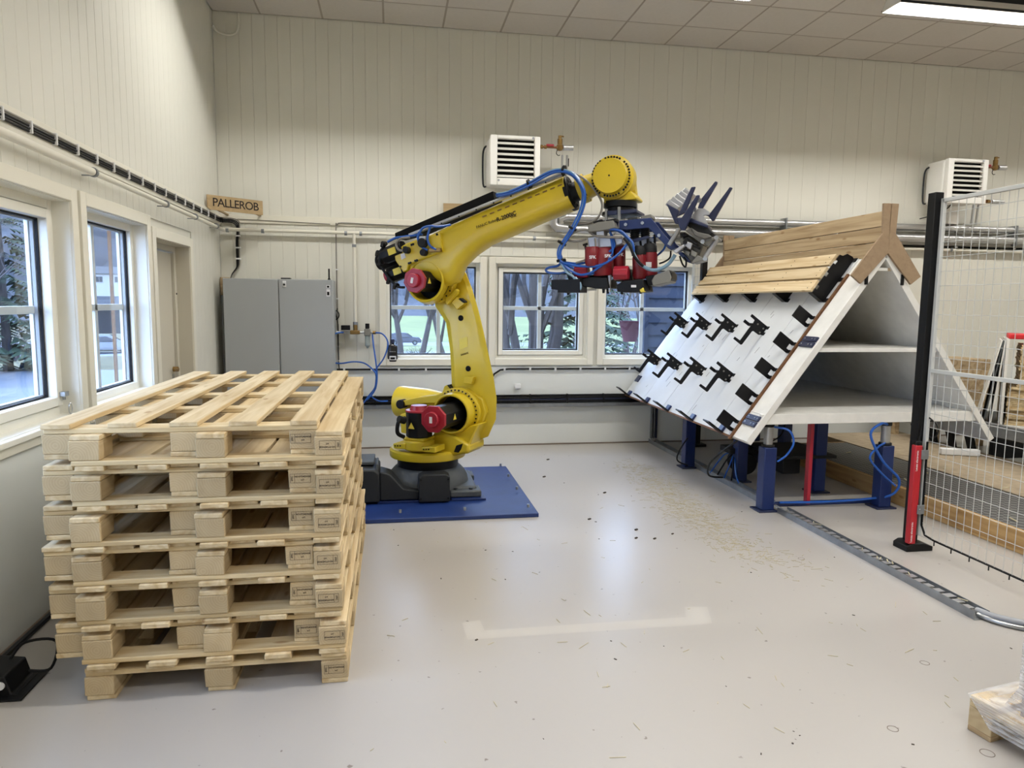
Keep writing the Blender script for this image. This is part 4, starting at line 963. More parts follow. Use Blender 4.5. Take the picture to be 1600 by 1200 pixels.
# red drive units, each a motor can with a dark cap on a black gearbox
def drive(x, yt, yb, r, l, cap=True, lab=False):
    a, b2 = TP((x, yt), l), TP((x+.5, yb), l)
    t = MB().lathe(b2, (a-b2), [(.0, 0), (r*.86, 0), (r, .02), (r, (a-b2).length*.82), (r*.9, (a-b2).length*.9), (r*.9, (a-b2).length), (0, (a-b2).length)], 28).build('drive_unit', 'tool_red', tool, smooth=40)
    if cap:
        d = (a-b2).normalized(); MB().lathe(a-d*.015, d, [(r*.98, 0), (r*.95, .04), (r*.7, .06), (0, .062)], 24).build('motor_cap', 'tool_dark', t)
    if lab: MB().obox(b2+(a-b2)*.42+_A*(r+.001), _F, _U, _A, r*.8, .035, .003).build('unit_label', 'white_label', t, smooth=0)
    return t
drive(925, 386, 416, .05, .26, False); drive(942, 388, 431, .075, .20, False); drive(967, 380, 418, .045, .12, False)
drive(999, 395, 436, .048, .20, True, False); drive(1015.5, 391, 431, .050, .16, True, True)
for x, y, l, w in [(926, 402, .312, .05), (950, 400, .277, .05), (969, 398, .168, .045)]:
    me = text_mesh('SFK', .030, bold=.0008); lettering('drive_lettering', me, 'white_label', TP((x, y), l), _F, _U, tool)
for x, y, l, s in [(909, 425, .22, .045), (971, 427, .28, .05)]:
    P = TP((x, y), l); MB().ngon(P-_F*.05, P+_F*.05, s, 8, .2, _U).build('side_motor', 'motor_red', tool, bevel=.006)
# black under-structure carrying the screw heads
tprism('magazine', [(861, 437), (906, 436), (906, 457), (871, 457), (871, 453), (861, 452)], TL+.22, .18, 'black', .004)
tprism('magazine_foot', [(885, 427), (900, 426), (904, 437), (888, 437)], TL+.12, .12, 'tool_dark', .004)
tprism('head_block', [(905, 437), (925, 432), (948, 434), (952, 450), (930, 451), (907, 447)], TL+.18, .26, 'tool_dark', .006)
tprism('head_block', [(962, 446), (975, 438), (1004, 436), (1008, 455), (990, 457), (965, 456)], TL+.24, .28, 'black', .006)
tprism('head_block', [(960, 426), (985, 420), (988, 438), (962, 440)], TL+.10, .2, 'tool_dark', .006)
tprism('head_block', [(1008, 432), (1022, 429), (1024, 444), (1012, 447)], TL+.16, .24, 'tool_dark', .005)
tprism('exhaust_box', [(1023, 430), (1045, 421), (1049, 433), (1047, 441), (1020, 447), (1018, 438)], TL+.20, .22, 'tool_grey', .006)
tprism('exhaust_cap', [(1046, 422), (1050, 428), (1050, 436), (1047, 440)], TL+.19, .20, 'black', .003)
tprism('cross_bar', [(905, 431), (1022, 424), (1022, 430), (905, 437)], TL+.02, .08, 'tool_dark', .004)
tprism('white_tag', k3((1062, 838), (1120, 838), (1120, 866), (1062, 866)), TL+.242, .003, 'white_label', 0)
for x, y0, y1, l in [(943, 446, 458, .16), (952.5, 430, 456, .22), (950, 446, 459, .1), (972, 450, 460, .12), (1001, 455, 459, .2), (1014, 443, 453, .16), (888, 456, 461, .1)]:
    MB().cyl(TP((x, y0), l), TP((x, y1), l), .013, 12, .008).build('screw_nozzle', 'tool_dark' if x != 952.5 else 'alu', tool)
for i in range(14):
    P = TP((908+1.8*i, 451.5-.12*i), .05); MB().cyl(P, P-_U*.018, .0035, 6).build('spring_tooth', 'alu', tool)
MB().cyl(TP((914, 381), .25), TP((917, 398), .25), .008, 8).cyl(TP((911, 383), .25), TP((918, 381), .25), .008, 8).build('clamp_handle', 'black', tool)
tprism('yellow_connector', [(999, 453), (1005, 449), (1007, 456), (1001, 457)], TL+.25, .05, 'yellow_label', .004)
# --- gripper head at the carrier's end
tprism('fork_arm', k5((300, 545), (330, 490), (480, 178), (532, 172), (520, 200), (405, 500)), TL+.20, .03, 'navy', .004)
tprism('fork_arm', k5((290, 560), (345, 715), (400, 720), (580, 300), (585, 275), (545, 280), (360, 560)), TL+.26, .03, 'navy', .004)
tprism('fork_arm', k5((560, 440), (600, 330), (780, 103), (808, 112), (800, 140), (620, 445)), TL-.02, .03, 'navy', .004)
tprism('fork_arm', k5((640, 522), (690, 540), (745, 608), (770, 590), (968, 235), (995, 185), (960, 178), (930, 220), (700, 525)), TL-.14, .03, 'navy', .004)
tprism('fork_plate', k5((450, 610), (500, 520), (560, 450), (640, 445), (712, 490), (700, 520), (630, 530), (690, 650), (680, 668), (460, 600)), TL+.16, .03, 'alu', .004)
tprism('gusset', k5((168, 378), (330, 470), (300, 560), (330, 640), (280, 640)), TL+.18, .03, 'navy', .004)
for i in range(5):
    a = TP(k5((195+43*i, 375-43*i))[0], .16); b2 = TP(k5((330+38*i, 470-45*i))[0], .16)
    MB().obox((a+b2)/2-_A*.02*i, b2-a, _A, (b2-a).cross(_A), (b2-a).length, .10, .045).build('profile_bar', 'alu', tool, bevel=.006)
for x, y in [(470, 365), (580, 345), (520, 460)]:
    P = TP(k5((x, y))[0], .22); MB().cyl(P, P+_A*.03, .016, 12).build('air_fitting', 'steel', tool)
tprism('swivel_plate', k5((400, 640), (470, 600), (700, 690), (760, 760), (640, 800), (560, 760)), TL+.18, .22, 'tool_dark', .006)
tprism('swivel_plate', k5((470, 560), (690, 650), (685, 690), (450, 610)), TL+.20, .24, 'navy', .005)
tprism('slide_plate', k5((470, 680), (560, 740), (700, 770), (740, 800), (640, 830), (520, 780)), TL+.22, .26, 'gripper_grey', .004)
tprism('clamp_frame', k5((400, 720), (460, 690), (640, 820), (810, 790), (820, 815), (640, 885), (600, 870)), TL+.20, .24, 'tool_grey', .005)
tprism('cylinder_block', k5((330, 740), (400, 740), (600, 880), (640, 900), (560, 1090), (480, 1120), (360, 960)), TL+.15, .20, 'gripper_grey', .008)
for q in [((345, 765), (395, 755), (430, 790), (375, 810)), ((440, 800), (560, 880), (545, 905), (425, 825)), ((500, 880), (590, 930), (575, 960), (485, 910))]: tprism('slide_block', k5(*q), TL+.19, .06, 'tool_dark', .004)
for q in [((330, 820), (380, 800), (395, 880), (350, 900)), ((480, 960), (560, 1000), (540, 1060), (470, 1030)), ((410, 960), (465, 985), (450, 1040), (400, 1010))]: tprism('port_block', k5(*q), TL+.18, .05, 'tool_grey', .005)
tprism('cylinder_cap', k5((380, 840), (500, 880), (470, 960), (400, 930)), TL+.20, .06, 'alu', .006)
tprism('end_jaw', k5((480, 1120), (560, 1030), (640, 1075), (640, 1090), (500, 1130)), TL+.18, .18, 'tool_grey', .005)
tprism('lower_jaw', k5((310, 1000), (360, 985), (470, 1090), (470, 1130), (400, 1100)), TL+.14, .16, 'blue_paint', .005)
for x, y in [(405, 868), (405, 945), (625, 862), (795, 812), (655, 1075)]:
    P = TP(k5((x, y))[0], TL+.201); MB().cyl(P, P+_A*.010, .014, 12).build('bolt', 'black' if x < 500 else 'steel', tool)
MB().cyl(TP(k5((800, 830))[0], .22), TP(k5((650, 1060))[0], .22), .016, 12).build('tie_rod', 'alu', tool)
MB().cyl(TP(k5((330, 700))[0], .26), TP(k5((205, 905))[0], .26), .015, 12).build('tie_rod', 'steel', tool)
tprism('air_distributor', k5((250, 980), (380, 890), (400, 920), (290, 1010)), TL+.24, .05, 'alu', .006)
# --- hose package: bundles running over the forearm and looping down to the tool
def hose(name, pts, l, r, m, parent, k=6): 
    P = []
    for i, p in enumerate(pts): P.append(RP(p[0], p[1], p[2] if len(p) > 2 else l))
    o = MB().tube(P, r, 8, smooth=k).build(name, m, parent); return o
main = [(777, 305), (796, 301), (827, 287.5), (850, 274.5), (865, 268), (880, 267), (896, 273.5), (908, 289), (912.5, 307), (908, 330), (895, 357), (880.5, 379.5), (874, 393), (876, 407)]
for i in range(7):
    a = i*.9; ox, oy = 2.0*math.cos(a), 2.0*math.sin(a); l = .24+.035*math.sin(a*2)+.012*(i % 3)
    tails = [[(890, 411), (912, 411), (940, 400), (960, 385), (953, 362)],
             [(893, 414), (922, 416.5), (943, 412.5), (964, 399), (980, 381)],
             [(892, 417), (908, 426), (926, 427.5), (944, 412), (957, 395), (954, 368)],
             [(884, 420), (896, 432), (913, 441), (930, 443), (945, 441), (962, 432)],
             [(888, 420), (905, 429), (921, 427), (934, 419), (945, 411)],
             [(880, 416), (886, 426), (897, 434), (900, 448), (906, 452), (907, 444), (899, 433)],
             [(872, 415), (858, 418), (853, 422), (858, 426), (875, 427), (888, 424)]][i]
    hose('air_hose', [(x+ox, y+oy) for x, y in main]+tails, l, .0085, 'hose_blue' if i not in (3, 5) else 'hose_clear', tool, 5)
for p in [(827, 287.5), (881, 266), (895, 357), (878, 380), (877, 407)]:
    P = RP(p[0], p[1], .26); j = min(range(len(main)), key=lambda q: (main[q][0]-p[0])**2+(main[q][1]-p[1])**2); n0, n1 = main[max(0, j-1)], main[min(len(main)-1, j+1)]
    d = (RP(*n1, .26)-RP(*n0, .26)).normalized(); MB().cyl(P-d*.008, P+d*.008, .034, 14).build('cable_tie', 'black', tool)
hose('signal_cable', [(884, 268), (905, 275), (920, 286), (935, 305), (941, 322), (935, 339), (921, 348), (900, 352)], .20, .008, 'cable_grey', tool)
hose('signal_cable', [(886, 375), (893, 366), (906, 360), (918, 360), (926, 366), (940, 370), (972, 371)], .26, .009, 'cable_grey', tool)
hose('signal_cable', [(884, 375), (900, 377), (916, 374)], .24, .008, 'cable_grey', tool)
hose('signal_cable', [(930, 372), (930, 387), (920, 403), (900, 411)], .27, .008, 'cable_grey', tool)
for i in range(3): hose('air_hose', [(950+2*i, 358), (966+2*i, 361), (978+2*i, 370+i), (985+2*i, 381), (990, 392+i)], .24+.02*i, .008, 'hose_blue', tool)
hose('air_hose', [(984, 378), (990, 396), (1000, 412), (1015, 421), (1030, 421), (1045, 412), (1055, 398)], .27, .012, 'hose_clear', tool)
hose('power_cable', [(975, 372), (984, 384), (992, 402), (1005, 416)], .29, .010, 'black', tool)
hose('air_hose', [(1018, 372), (1034, 368), (1040, 374), (1038, 388), (1026, 400)], .08, .007, 'hose_blue', tool)
hose('power_cable', [(1048, 392), (1047, 402), (1040, 408), (1030, 412)], .22, .006, 'black', tool)
hose('power_cable', [(1062, 400), (1066, 412), (1071, 417), (1072, 408), (1068, 402)], .22, .006, 'black', tool)
hose('air_hose', [(652, 372), (660, 357), (673, 353), (680, 354), (694, 353), (704, 351)], .25, .009, 'hose_blue', robot)
hose('air_hose', [(672, 354), (668, 372), (672, 384), (682, 390)], .25, .009, 'hose_blue', robot)
hose('air_hose', [(655, 362), (653, 372), (657, 384), (668, 391)], .25, .009, 'hose_blue', robot)
# ================================================================ THE TILTED ASSEMBLY JIG
SL = R_(54); JB = Vector((2.60, 4.85, .565))
JN = Vector((-math.sin(SL), 0, math.cos(SL))); JS = Vector((math.cos(SL), 0, math.sin(SL))); JY = Vector((0, 1, 0))
def J(v, w, h=0.0): return Vector((JB.x, v, JB.z))+JS*w+JN*h        # v along the hall, w up the slope, h off the panel
JL = 7.66; AX = 3.655; WT = 1.745
jig = thing('assembly_jig', 'white A-frame pallet assembly jig with black hooks on blue legs', 'jig', (AX, 6.2, 0))
TH = .05
MB().prism([J(4.85, 0), J(4.85, WT), J(4.85, WT, -TH), J(4.85, .0, -TH)], (0, JL-4.85, 0)).build('tilted_panel', 'edge_white', jig, bevel=.003)
mir = lambda p: Vector((2*AX-p.x, p.y, p.z))
MB().prism([mir(J(4.85, -.02)), mir(J(4.85, WT)), mir(J(4.85, WT, -TH)), mir(J(4.85, -.02, -TH))], (0, JL-4.85, 0)).build('rear_panel', 'edge_white', jig, bevel=.003)
# facing sheets: five board widths with fine joints, a plain strip at the near end, a brown edge moulding between
edges = [5.085, 5.40, 5.97, 6.53, 7.09, JL]
for a, b2 in zip(edges, edges[1:]): MB().prism([J(a+.0028, .0), J(b2-.0028, .0), J(b2-.0028, 1.72), J(a+.0028, 1.72)], JN*.006).build('facing_sheet', 'panel_white', jig, smooth=0)
MB().prism([J(5.06, -.03), J(5.085, -.03), J(5.085, 1.55), J(5.06, 1.55)], JN*.016).build('edge_moulding', 'trim_brown', jig, smooth=0)
MB().prism([J(5.06, -.016), J(JL, -.016), J(JL, -.0), J(5.06, -.0)], JN*.006).build('bottom_moulding', 'trim_brown', jig, smooth=0)
# dark joint marks left where boards were set out
q = random.Random(3)
for i in range(26):
    v, w = q.uniform(5.25, 7.5), q.uniform(.05, 1.15); L = q.uniform(.02, .07)
    MB().prism([J(v, w, .0062), J(v+.004, w, .0062), J(v+.004-.01, w+L, .0062), J(v-.01, w+L, .0062)], JN*.0006).build('scuff', 'black_matte', jig, smooth=0)
BV = [5.685, 6.245, 6.81, 7.375]
def plate(pts, v, th=.010): 
    mb = MB(); return mb.prism([J(v, w, h) for h, w in pts], (0, th, 0))
def hook(v, w0):
    z = w0-.975
    o = plate([(.0, 1.022+z), (.19, 1.022+z), (.19, .998+z), (.138, .996+z), (.133, .968+z), (.137, .900+z), (.137, .780+z), (.196, .777+z), (.197, .755+z), (.108, .755+z), (.101, .765+z), (.098, .905+z), (.088, .916+z), (.030, .918+z), (.006, .938+z), (.0, .938+z)], v).build('hook', 'black_steel', jig, bevel=.002, seg=1)
    for w in (1.008+z, .945+z):
        MB().prism([J(v-.035, w-.014, .006), J(v, w-.014, .006), J(v, w+.014, .006), J(v-.035, w+.014, .006)], JN*.006).build('foot_tab', 'black_steel', o, smooth=0)
    MB().prism([J(v+.05, .936+z, .140), J(v+.05, .962+z, .140), J(v+.05, .962+z, .192), J(v+.05, .936+z, .192)], (0, .008, 0)).prism([J(v, .936+z, .14), J(v, .962+z, .14), J(v, .962+z, .13), J(v, .936+z, .13)], (0, .058, 0)).build('stop_peg', 'black_steel', o, smooth=0)
    for h, w in ((.095, .985+z), (.03, .985+z), (.035, .94+z)):
        P = J(v-.003, w, h); MB().cyl(P, P+JY*.003, .008, 10).build('rivet', 'tool_grey', o, smooth=0)
for v in BV:
    for w in (.975, .475): hook(v, w)
for w in (.085, .337, .59, .84, 1.095):
    v = 5.135
    o = plate([(.0, w+.052), (.156, w+.052), (.156, w-.052), (.0, w-.052), (.0, w-.022), (.032, w-.022), (.032, w+.022), (.0, w+.022)], v).build('stop_plate', 'black_steel', jig, bevel=.002, seg=1)
    for s in (-.037, .037): MB().prism([J(v-.03, w+s-.014, .006), J(v, w+s-.014, .006), J(v, w+s+.014, .006), J(v-.03, w+s+.014, .006)], JN*.006).build('foot_tab', 'black_steel', o, smooth=0)
for v in [5.27]+[b+.15 for b in BV]:
    MB().prism([J(v-.055, -.006, .01), J(v+.055, -.006, .01), J(v+.055, -.006, .16), J(v-.055, -.006, .16)], JS*.010).build('rest_plate', 'black_steel', jig, smooth=0)
    MB().prism([J(v-.05, .0, .007), J(v+.02, .0, .007), J(v+.02, .055, .007), J(v-.05, .055, .007)], JN*.02).build('hinge', 'blue_paint', jig, bevel=.003)
# slatted pallet deck resting on five notched supports near the ridge
for v in [5.14]+BV:
    out = [(.0, 1.285), (.128, 1.285)]
    for w in (1.34, 1.465, 1.585): out += [(.128, w-.012), (.108, w-.012), (.108, w+.024), (.128, w+.024)]
    out += [(.128, 1.655), (.10, 1.665), (.08, 1.70), (.03, 1.71), (.0, 1.70)]
    o = plate(out, v, .012).build('slat_support', 'black_steel', jig, bevel=.002, seg=1)
    MB().prism([J(v, 1.285, .006), J(v+.06, 1.285, .006), J(v+.06, 1.285, .128), J(v, 1.285, .128)], JS*.006).build('support_flange', 'black_steel', o, smooth=0)
    for w in (1.30, 1.50, 1.69): MB().prism([J(v-.04, w-.018, .006), J(v, w-.018, .006), J(v, w+.018, .006), J(v-.04, w+.018, .006)], JN*.006).build('foot_tab', 'black_steel', o, smooth=0)
for w0, w1 in ((1.292, 1.396), (1.414, 1.522), (1.540, 1.646)):
    s = MB().prism([J(5.15, w0, .129), J(5.15, w1, .129), J(5.15, w1, .152), J(5.15, w0, .152)], (0, 2.26, 0)).build('slat', 'slat_pine', jig, bevel=.003)
    for v in [5.19]+BV:
        for dw in (.025, .075): P = J(v+.02, w0+dw, .152); MB().cyl(P, P+JN*.0012, .005, 6).build('nail_head', 'tool_dark', s, smooth=0)
# blue clamps on the plain strip
for w in (.885, .895+.04, .145, .195):
    MB().prism([J(4.87, w-.022, .0), J(5.05, w-.022, .0), J(5.05, w+.022, .0), J(4.87, w+.022, .0)], JN*.014).build('blue_strap', 'navy', jig, bevel=.003)
    for v in (4.89, 4.93, 5.02): P = J(v, w, .014); MB().cyl(P, P+JN*.003, .006, 8).build('strap_screw', 'steel', jig, smooth=0)
MB().prism([J(7.52, .18, .006), J(7.62, .18, .006), J(7.62, .26, .006), J(7.52, .26, .006)], JN*.012).build('blue_strap', 'navy', jig, smooth=0)
# ridge: MDF yokes at both ends and three rough boards between them
for Y, th in ((4.83, .022), (7.41, .022)):
    L = [(3.592, 2.337), (3.650, 2.338), (3.655, 1.975), (3.445, 1.745), (3.365, 1.806), (3.600, 2.118)]
    for pts in (L, [(2*AX-.002-x, z) for x, z in L]):
        MB().prism([(x, Y, z) for x, z in pts], (0, th, 0)).build('yoke', 'mdf', jig, bevel=.002)
for z0, z1, dx in ((2.172, 2.282, .0), (2.060, 2.168, .004), (1.945, 2.053, -.004)):
    MB().box(3.602+dx, 3.628+dx, 4.853, 7.41, z0, z1).build('ridge_board', 'old_pine_y', jig, bevel=.003)
# shelves, inner tie, floor of the frame
def xin(z, side): 
    w = (z-JB.z)/math.sin(SL); x = (JB+JS*w-JN*TH).x; return x if side < 0 else 2*AX-x
MB().box(xin(1.25, -1)-.0, xin(1.25, 1), 4.87, JL, 1.232, 1.262).build('shelf', 'edge_white', jig, bevel=.003)
MB().box(xin(.77, -1)-.05, xin(.77, 1)+.03, 4.87, JL, .735, .765).build('shelf', 'edge_white', jig, bevel=.003)
MB().box(xin(.735, -1)-.04, xin(.735, 1)+.03, 4.862, 4.90, .688, .766).build('shelf_front', 'edge_white', jig, bevel=.003)
MB().box(3.585, 3.725, 4.87, 4.93, 1.845, 1.868).build('ridge_tie', 'edge_white', jig, bevel=.002)
MB().box(3.69, 3.76, 4.868, 4.875, 1.845, 1.868).build('tie_block', 'old_pine_y', jig, smooth=0)
for i, (x, z) in enumerate([(3.80, 1.78), (3.50, 1.78)]): MB().box(x-.012, x+.012, 4.842, 4.85, z-.04, z+.04).build('yoke_clip', 'black', jig, smooth=0)
# lifting columns and fixed legs
def leg(x, y, lift, s=.05):
    t = MB().box(x-s, x+s, y-s, y+s, .012, .50 if lift else .735).build('leg', 'blue_paint', jig, bevel=.006)
    MB().box(x-s*1.7, x+s*1.7, y-s*1.5, y+s*1.5, 0, .012).build('foot_plate', 'navy', t, bevel=.002)
    if lift:
        MB().cyl((x, y, .50), (x, y, .66), .034, 24).build('piston', 'steel', t)
        MB().cyl((x, y, .50), (x, y, .52), .048, 24).cyl((x, y, .655), (x, y, .69), .042, 24).build('piston_collar', 'tool_dark', t, bevel=.004)
    return t
for x, y, lf in ((2.84, 4.96, True), (3.81, 4.92, True), (2.84, 6.42, False), (3.57, 5.42, False), (3.08, 5.84, False), (3.84, 6.40, False)): leg(x, y, lf)
MB().box(3.14, 3.30, 5.9, 6.06, .35, .735).build('column', 'navy', jig, bevel=.006)
MB().box(3.0, 3.72, 5.30, 5.50, .70, .735).build('cross_beam', 'black', jig, bevel=.004)
MB().box(3.22, 3.25, 5.0, 5.05, .02, .735).build('red_post', 'motor_red', jig, bevel=.003)
MB().cyl((3.14, 5.82, .16), (3.14, 6.02, .16), .10, 28).build('pump_motor', 'black', jig, bevel=.01)
MB().box(2.98, 3.30, 5.84, 6.04, .25, .30).box(3.30, 3.46, 5.5, 6.1, .14, .30).build('pump_base', 'tool_dark', jig, bevel=.006)
MB().box(3.18, 3.70, 5.35, 5.95, .30, .325).build('pump_shelf', 'tool_dark', jig, bevel=.004)
MB().box(2.95, 3.86, 5.03, 5.075, .0, .03).build('floor_tie', 'blue_paint', jig, bevel=.004)
def jt(name, pts, r, m): return MB().tube(pts, r, 8, smooth=6).build(name, m, jig)
jt('lift_hose', [(3.82, 4.90, .66), (3.72, 4.86, .68), (3.62, 4.84, .60), (3.72, 4.82, .40), (3.86, 4.80, .25), (3.84, 4.84, .12), (3.70, 4.95, .06), (3.40, 4.98, .04), (3.0, 5.02, .035)], .010, 'hose_blue')
jt('lift_hose', [(3.80, 4.90, .52), (3.70, 4.85, .50), (3.62, 4.83, .42), (3.72, 4.82, .30), (3.84, 4.81, .2)], .008, 'hose_blue')
jt('lift_hose', [(2.86, 4.92, .66), (2.95, 4.86, .64), (2.98, 4.84, .55), (2.93, 4.84, .46), (2.88, 4.88, .40)], .008, 'hose_blue')
jt('power_cable', [(2.82, 5.0, .66), (2.70, 5.1, .55), (2.60, 5.4, .30), (2.72, 5.7, .10), (2.9, 5.8, .05)], .008, 'black')
jt('power_cable', [(2.80, 6.36, .30), (2.70, 6.3, .20), (2.68, 6.3, .10), (2.78, 6.28, .05)], .007, 'black')
for i in range(5): jt('power_cable', [(2.90+.02*i, 6.05-.1*i, .03), (2.98, 5.95-.06*i, .22-.03*i), (3.06, 5.9, .25), (3.10, 5.86, .28)], .007, 'black' if i % 2 else 'hose_blue')
jt('power_cable', [(3.55, 5.8, .7), (3.52, 5.85, .55), (3.5, 5.9, .40), (3.3, 5.8, .34)], .006, 'black')
# ================================================================ ON AND ALONG THE WALLS
def tube_thing(name, label, cat, pts, r, m, smooth=0, n=10, group=None):
    return tag(MB().tube(pts, r, n, smooth=smooth).build(name, m), label, cat, group)
# cable bundle with white clips on the window wall, turning the corner and dropping to the cabinet
t = thing('cable_bundle', 'bundle of black cables with white clips along the window wall trim board', 'cable', (WX+.03, 5.5, 2.37))
for i in range(4):
    z = 2.352+.013*i; o = .010 if i % 2 else .006
    cor = [(WX+.02+o, .9, z), (WX+.02+o, 7.50, z), (WX+.03+o, 7.60, z), (WX+.07, 7.665-o, z), (WX+.12, 7.668-o, z), (WX+.16+.009*i, 7.668-o, z-.02), (WX+.176+.009*i, 7.668-o, z-.07), (WX+.165+.009*i, 7.668-o, 2.15), (WX+.165+.009*i, 7.668-o, 1.96), (WX+.16+.006*i, 7.668-o, 1.90), (WX+.12+.004*i, 7.66-o, 1.84), (WX+.11, 7.62, 1.79)]
    MB().tube(cor, .0062, 6, smooth=3).build('cable', 'black' if i != 3 else 'cable_grey', t)
for k in range(27): MB().box(WX+.016, WX+.042, 1.0+.255*k-.006, 1.0+.255*k+.006, 2.342, 2.402).build('clip', 'white_label', t, bevel=.003)
for z in (2.22, 2.10, 1.99): MB().box(WX+.155, WX+.205, 7.652, 7.676, z-.008, z+.008).build('clip', 'white_label', t, bevel=.003)
# white pipes
t = thing('wall_pipe', 'white painted pipe on brackets below the black cables on the window wall', 'pipe', (WX+.06, 5, 2.272))
MB().cyl((WX+.06, .9, 2.282), (WX+.06, 4.42, 2.276), .022, 16).cyl((WX+.06, 4.42, 2.276), (WX+.06, 7.62, 2.268), .017, 16).build('pipe', 'pipe_white', t)
for y in (1.6, 3.0, 4.44, 5.75, 6.55, 7.3): MB().cyl((WX+.06, y-.012, 2.276), (WX+.06, y+.012, 2.276), .027, 14).box(WX, WX+.06, y-.006, y+.006, 2.255, 2.262).build('bracket', 'galv', t)
t = thing('air_pipe', 'white air pipe along the back wall with a branch down beside the cabinet', 'pipe', (-.38, 7.62, 2.27))
MB().cyl((WX+.05, 7.63, 2.277), (9.5, 7.63, 2.262), .018, 14).build('pipe', 'pipe_white', t)
MB().cyl((-.378, 7.63, 2.27), (-.375, 7.63, 1.33), .017, 14).build('branch_pipe', 'pipe_white', t)
for x in (-1.62, -1.28, -.46, -.31, .6, 1.52, 2.6, 3.6, 4.6, 5.6, 6.6, 7.6, 8.6): MB().cyl((x-.014, 7.63, 2.27), (x+.014, 7.63, 2.27), .023, 14).build('fitting', 'galv', t)
MB().cyl((-.378, 7.63, 2.16), (-.378, 7.63, 2.13), .022, 14).cyl((-.375, 7.63, 1.36), (-.375, 7.63, 1.30), .026, 14).build('fitting', 'galv', t)
# air preparation set with regulator and filter bowl
t = thing('air_regulator', 'compressed-air filter regulator with clear bowl on the wall beside the cabinet', 'regulator', (-.25, 7.6, 1.25))
MB().cyl((-.57, 7.61, 1.25), (-.20, 7.61, 1.25), .014, 12).build('manifold', 'steel', t)
MB().box(-.43, -.33, 7.585, 7.64, 1.232, 1.272).build('tee_block', 'brass', t, bevel=.006)
MB().cyl((-.375, 7.61, 1.27), (-.375, 7.61, 1.33), .022, 12).build('valve', 'brass', t)
MB().box(-.285, -.22, 7.575, 7.645, 1.215, 1.29).build('regulator_body', 'tool_grey', t, bevel=.008)
MB().cyl((-.2525, 7.61, 1.29), (-.2525, 7.61, 1.345), .022, 16).build('knob', 'black', t, bevel=.004)
MB().lathe((-.2525, 7.61, 1.215), (0, 0, -1), [(.0, 0), (.026, 0), (.026, .10), (.016, .112), (.008, .13), (.0, .131)], 18).build('filter_bowl', 'filter_bowl', t)
MB().box(-.52, -.43, 7.58, 7.65, 1.275, 1.325).build('pressure_switch', 'black', t, bevel=.004)
MB().cyl((-.20, 7.61, 1.25), (-.165, 7.61, 1.25), .018, 12).build('outlet', 'brass', t)
hg = 'blue air hoses on the back wall'
tube_thing('wall_hose', 'blue hose arching from the regulator outlet past the black bottle', 'hose', [(-.17, 7.58, 1.25), (-.10, 7.55, 1.24), (-.05, 7.52, 1.18), (-.045, 7.50, 1.10), (-.09, 7.50, .98), (-.165, 7.50, .87), (-.165, 7.50, .78), (-.18, 7.50, .68), (-.24, 7.49, .60), (-.30, 7.45, .52)], .008, 'hose_blue', 6, 8, hg)
tube_thing('wall_hose', 'blue hose falling straight from the regulator to the cable tray', 'hose', [(-.20, 7.57, 1.235), (-.19, 7.54, 1.12), (-.165, 7.49, .94), (-.155, 7.47, .80), (-.17, 7.47, .68), (-.215, 7.47, .60), (-.14, 7.50, .54), (-.05, 7.55, .53)], .008, 'hose_blue', 6, 8, hg)
tube_thing('wall_hose', 'blue hose leaving the cabinet side in a flat curve', 'hose', [(-.62, 7.50, .945), (-.52, 7.51, .935), (-.40, 7.52, .95), (-.30, 7.52, .94), (-.23, 7.50, .90), (-.17, 7.45, .84), (-.16, 7.44, .78), (-.18, 7.44, .66), (-.26, 7.43, .56)], .008, 'hose_blue', 6, 8, hg)
tube_thing('wall_hose', 'short blue hose between the cabinet and the pressure switch', 'hose', [(-.60, 7.52, 1.235), (-.54, 7.55, 1.25), (-.50, 7.60, 1.25)], .008, 'hose_blue', 5, 8, hg)
# thin grey cable above the pipe and its drop with a coil
t = thing('grey_cable', 'thin grey cable looping above the white pipe and dropping beside the cabinet', 'cable', (-.55, 7.67, 2.36))
MB().tube([(WX+.18, 7.672, 2.385), (-1.2, 7.672, 2.378), (-.62, 7.672, 2.362)], .004, 6).build('cable', 'cable_grey', t)
MB().tube([(-.555, 7.668, .92), (-.56, 7.668, 1.5), (-.562, 7.668, 2.30), (-.545, 7.668, 2.355), (-.50, 7.668, 2.378), (-.2, 7.668, 2.372), (.5, 7.668, 2.362)], .006, 8, smooth=3).build('cable', 'cable_grey', t)
MB().tube([(-.56, 7.66, 1.50)]+[(-.59+.048*math.cos(a), 7.65-.004*a/6.28, 1.43+.05*math.sin(a)) for a in [i*math.pi/8+1 for i in range(34)]]+[(-.555, 7.655, 1.33), (-.555, 7.66, .92), (-.55, 7.66, .86)], .006, 6).build('coiled_cable', 'black', t)
for z in (1.9, 1.6, 1.1, .95): MB().box(-.572, -.545, 7.655, 7.678, z-.006, z+.006).build('clip', 'white_label', t)
# black cable along the top of the lower wall boards
t = thing('skirting_cable', 'black cable clipped with white clips along the wall right under the windows', 'cable', (1.5, 7.67, .853))
MB().cyl((-.60, 7.672, .856), (.86, 7.672, .853), .010, 8).build('cable', 'black', t)
MB().tube([(1.06, 7.66, .72), (1.10, 7.66, .80), (1.17, 7.668, .845), (1.26, 7.672, .855), (3.0, 7.672, .853), (6.0, 7.672, .853)], .010, 8).build('cable', 'black', t)
for i in range(22): 
    x = -.5+.286*i
    if not .86 < x < 1.2: MB().box(x-.01, x+.01, 7.655, 7.679, .838, .87).build('clip', 'white_label', t)
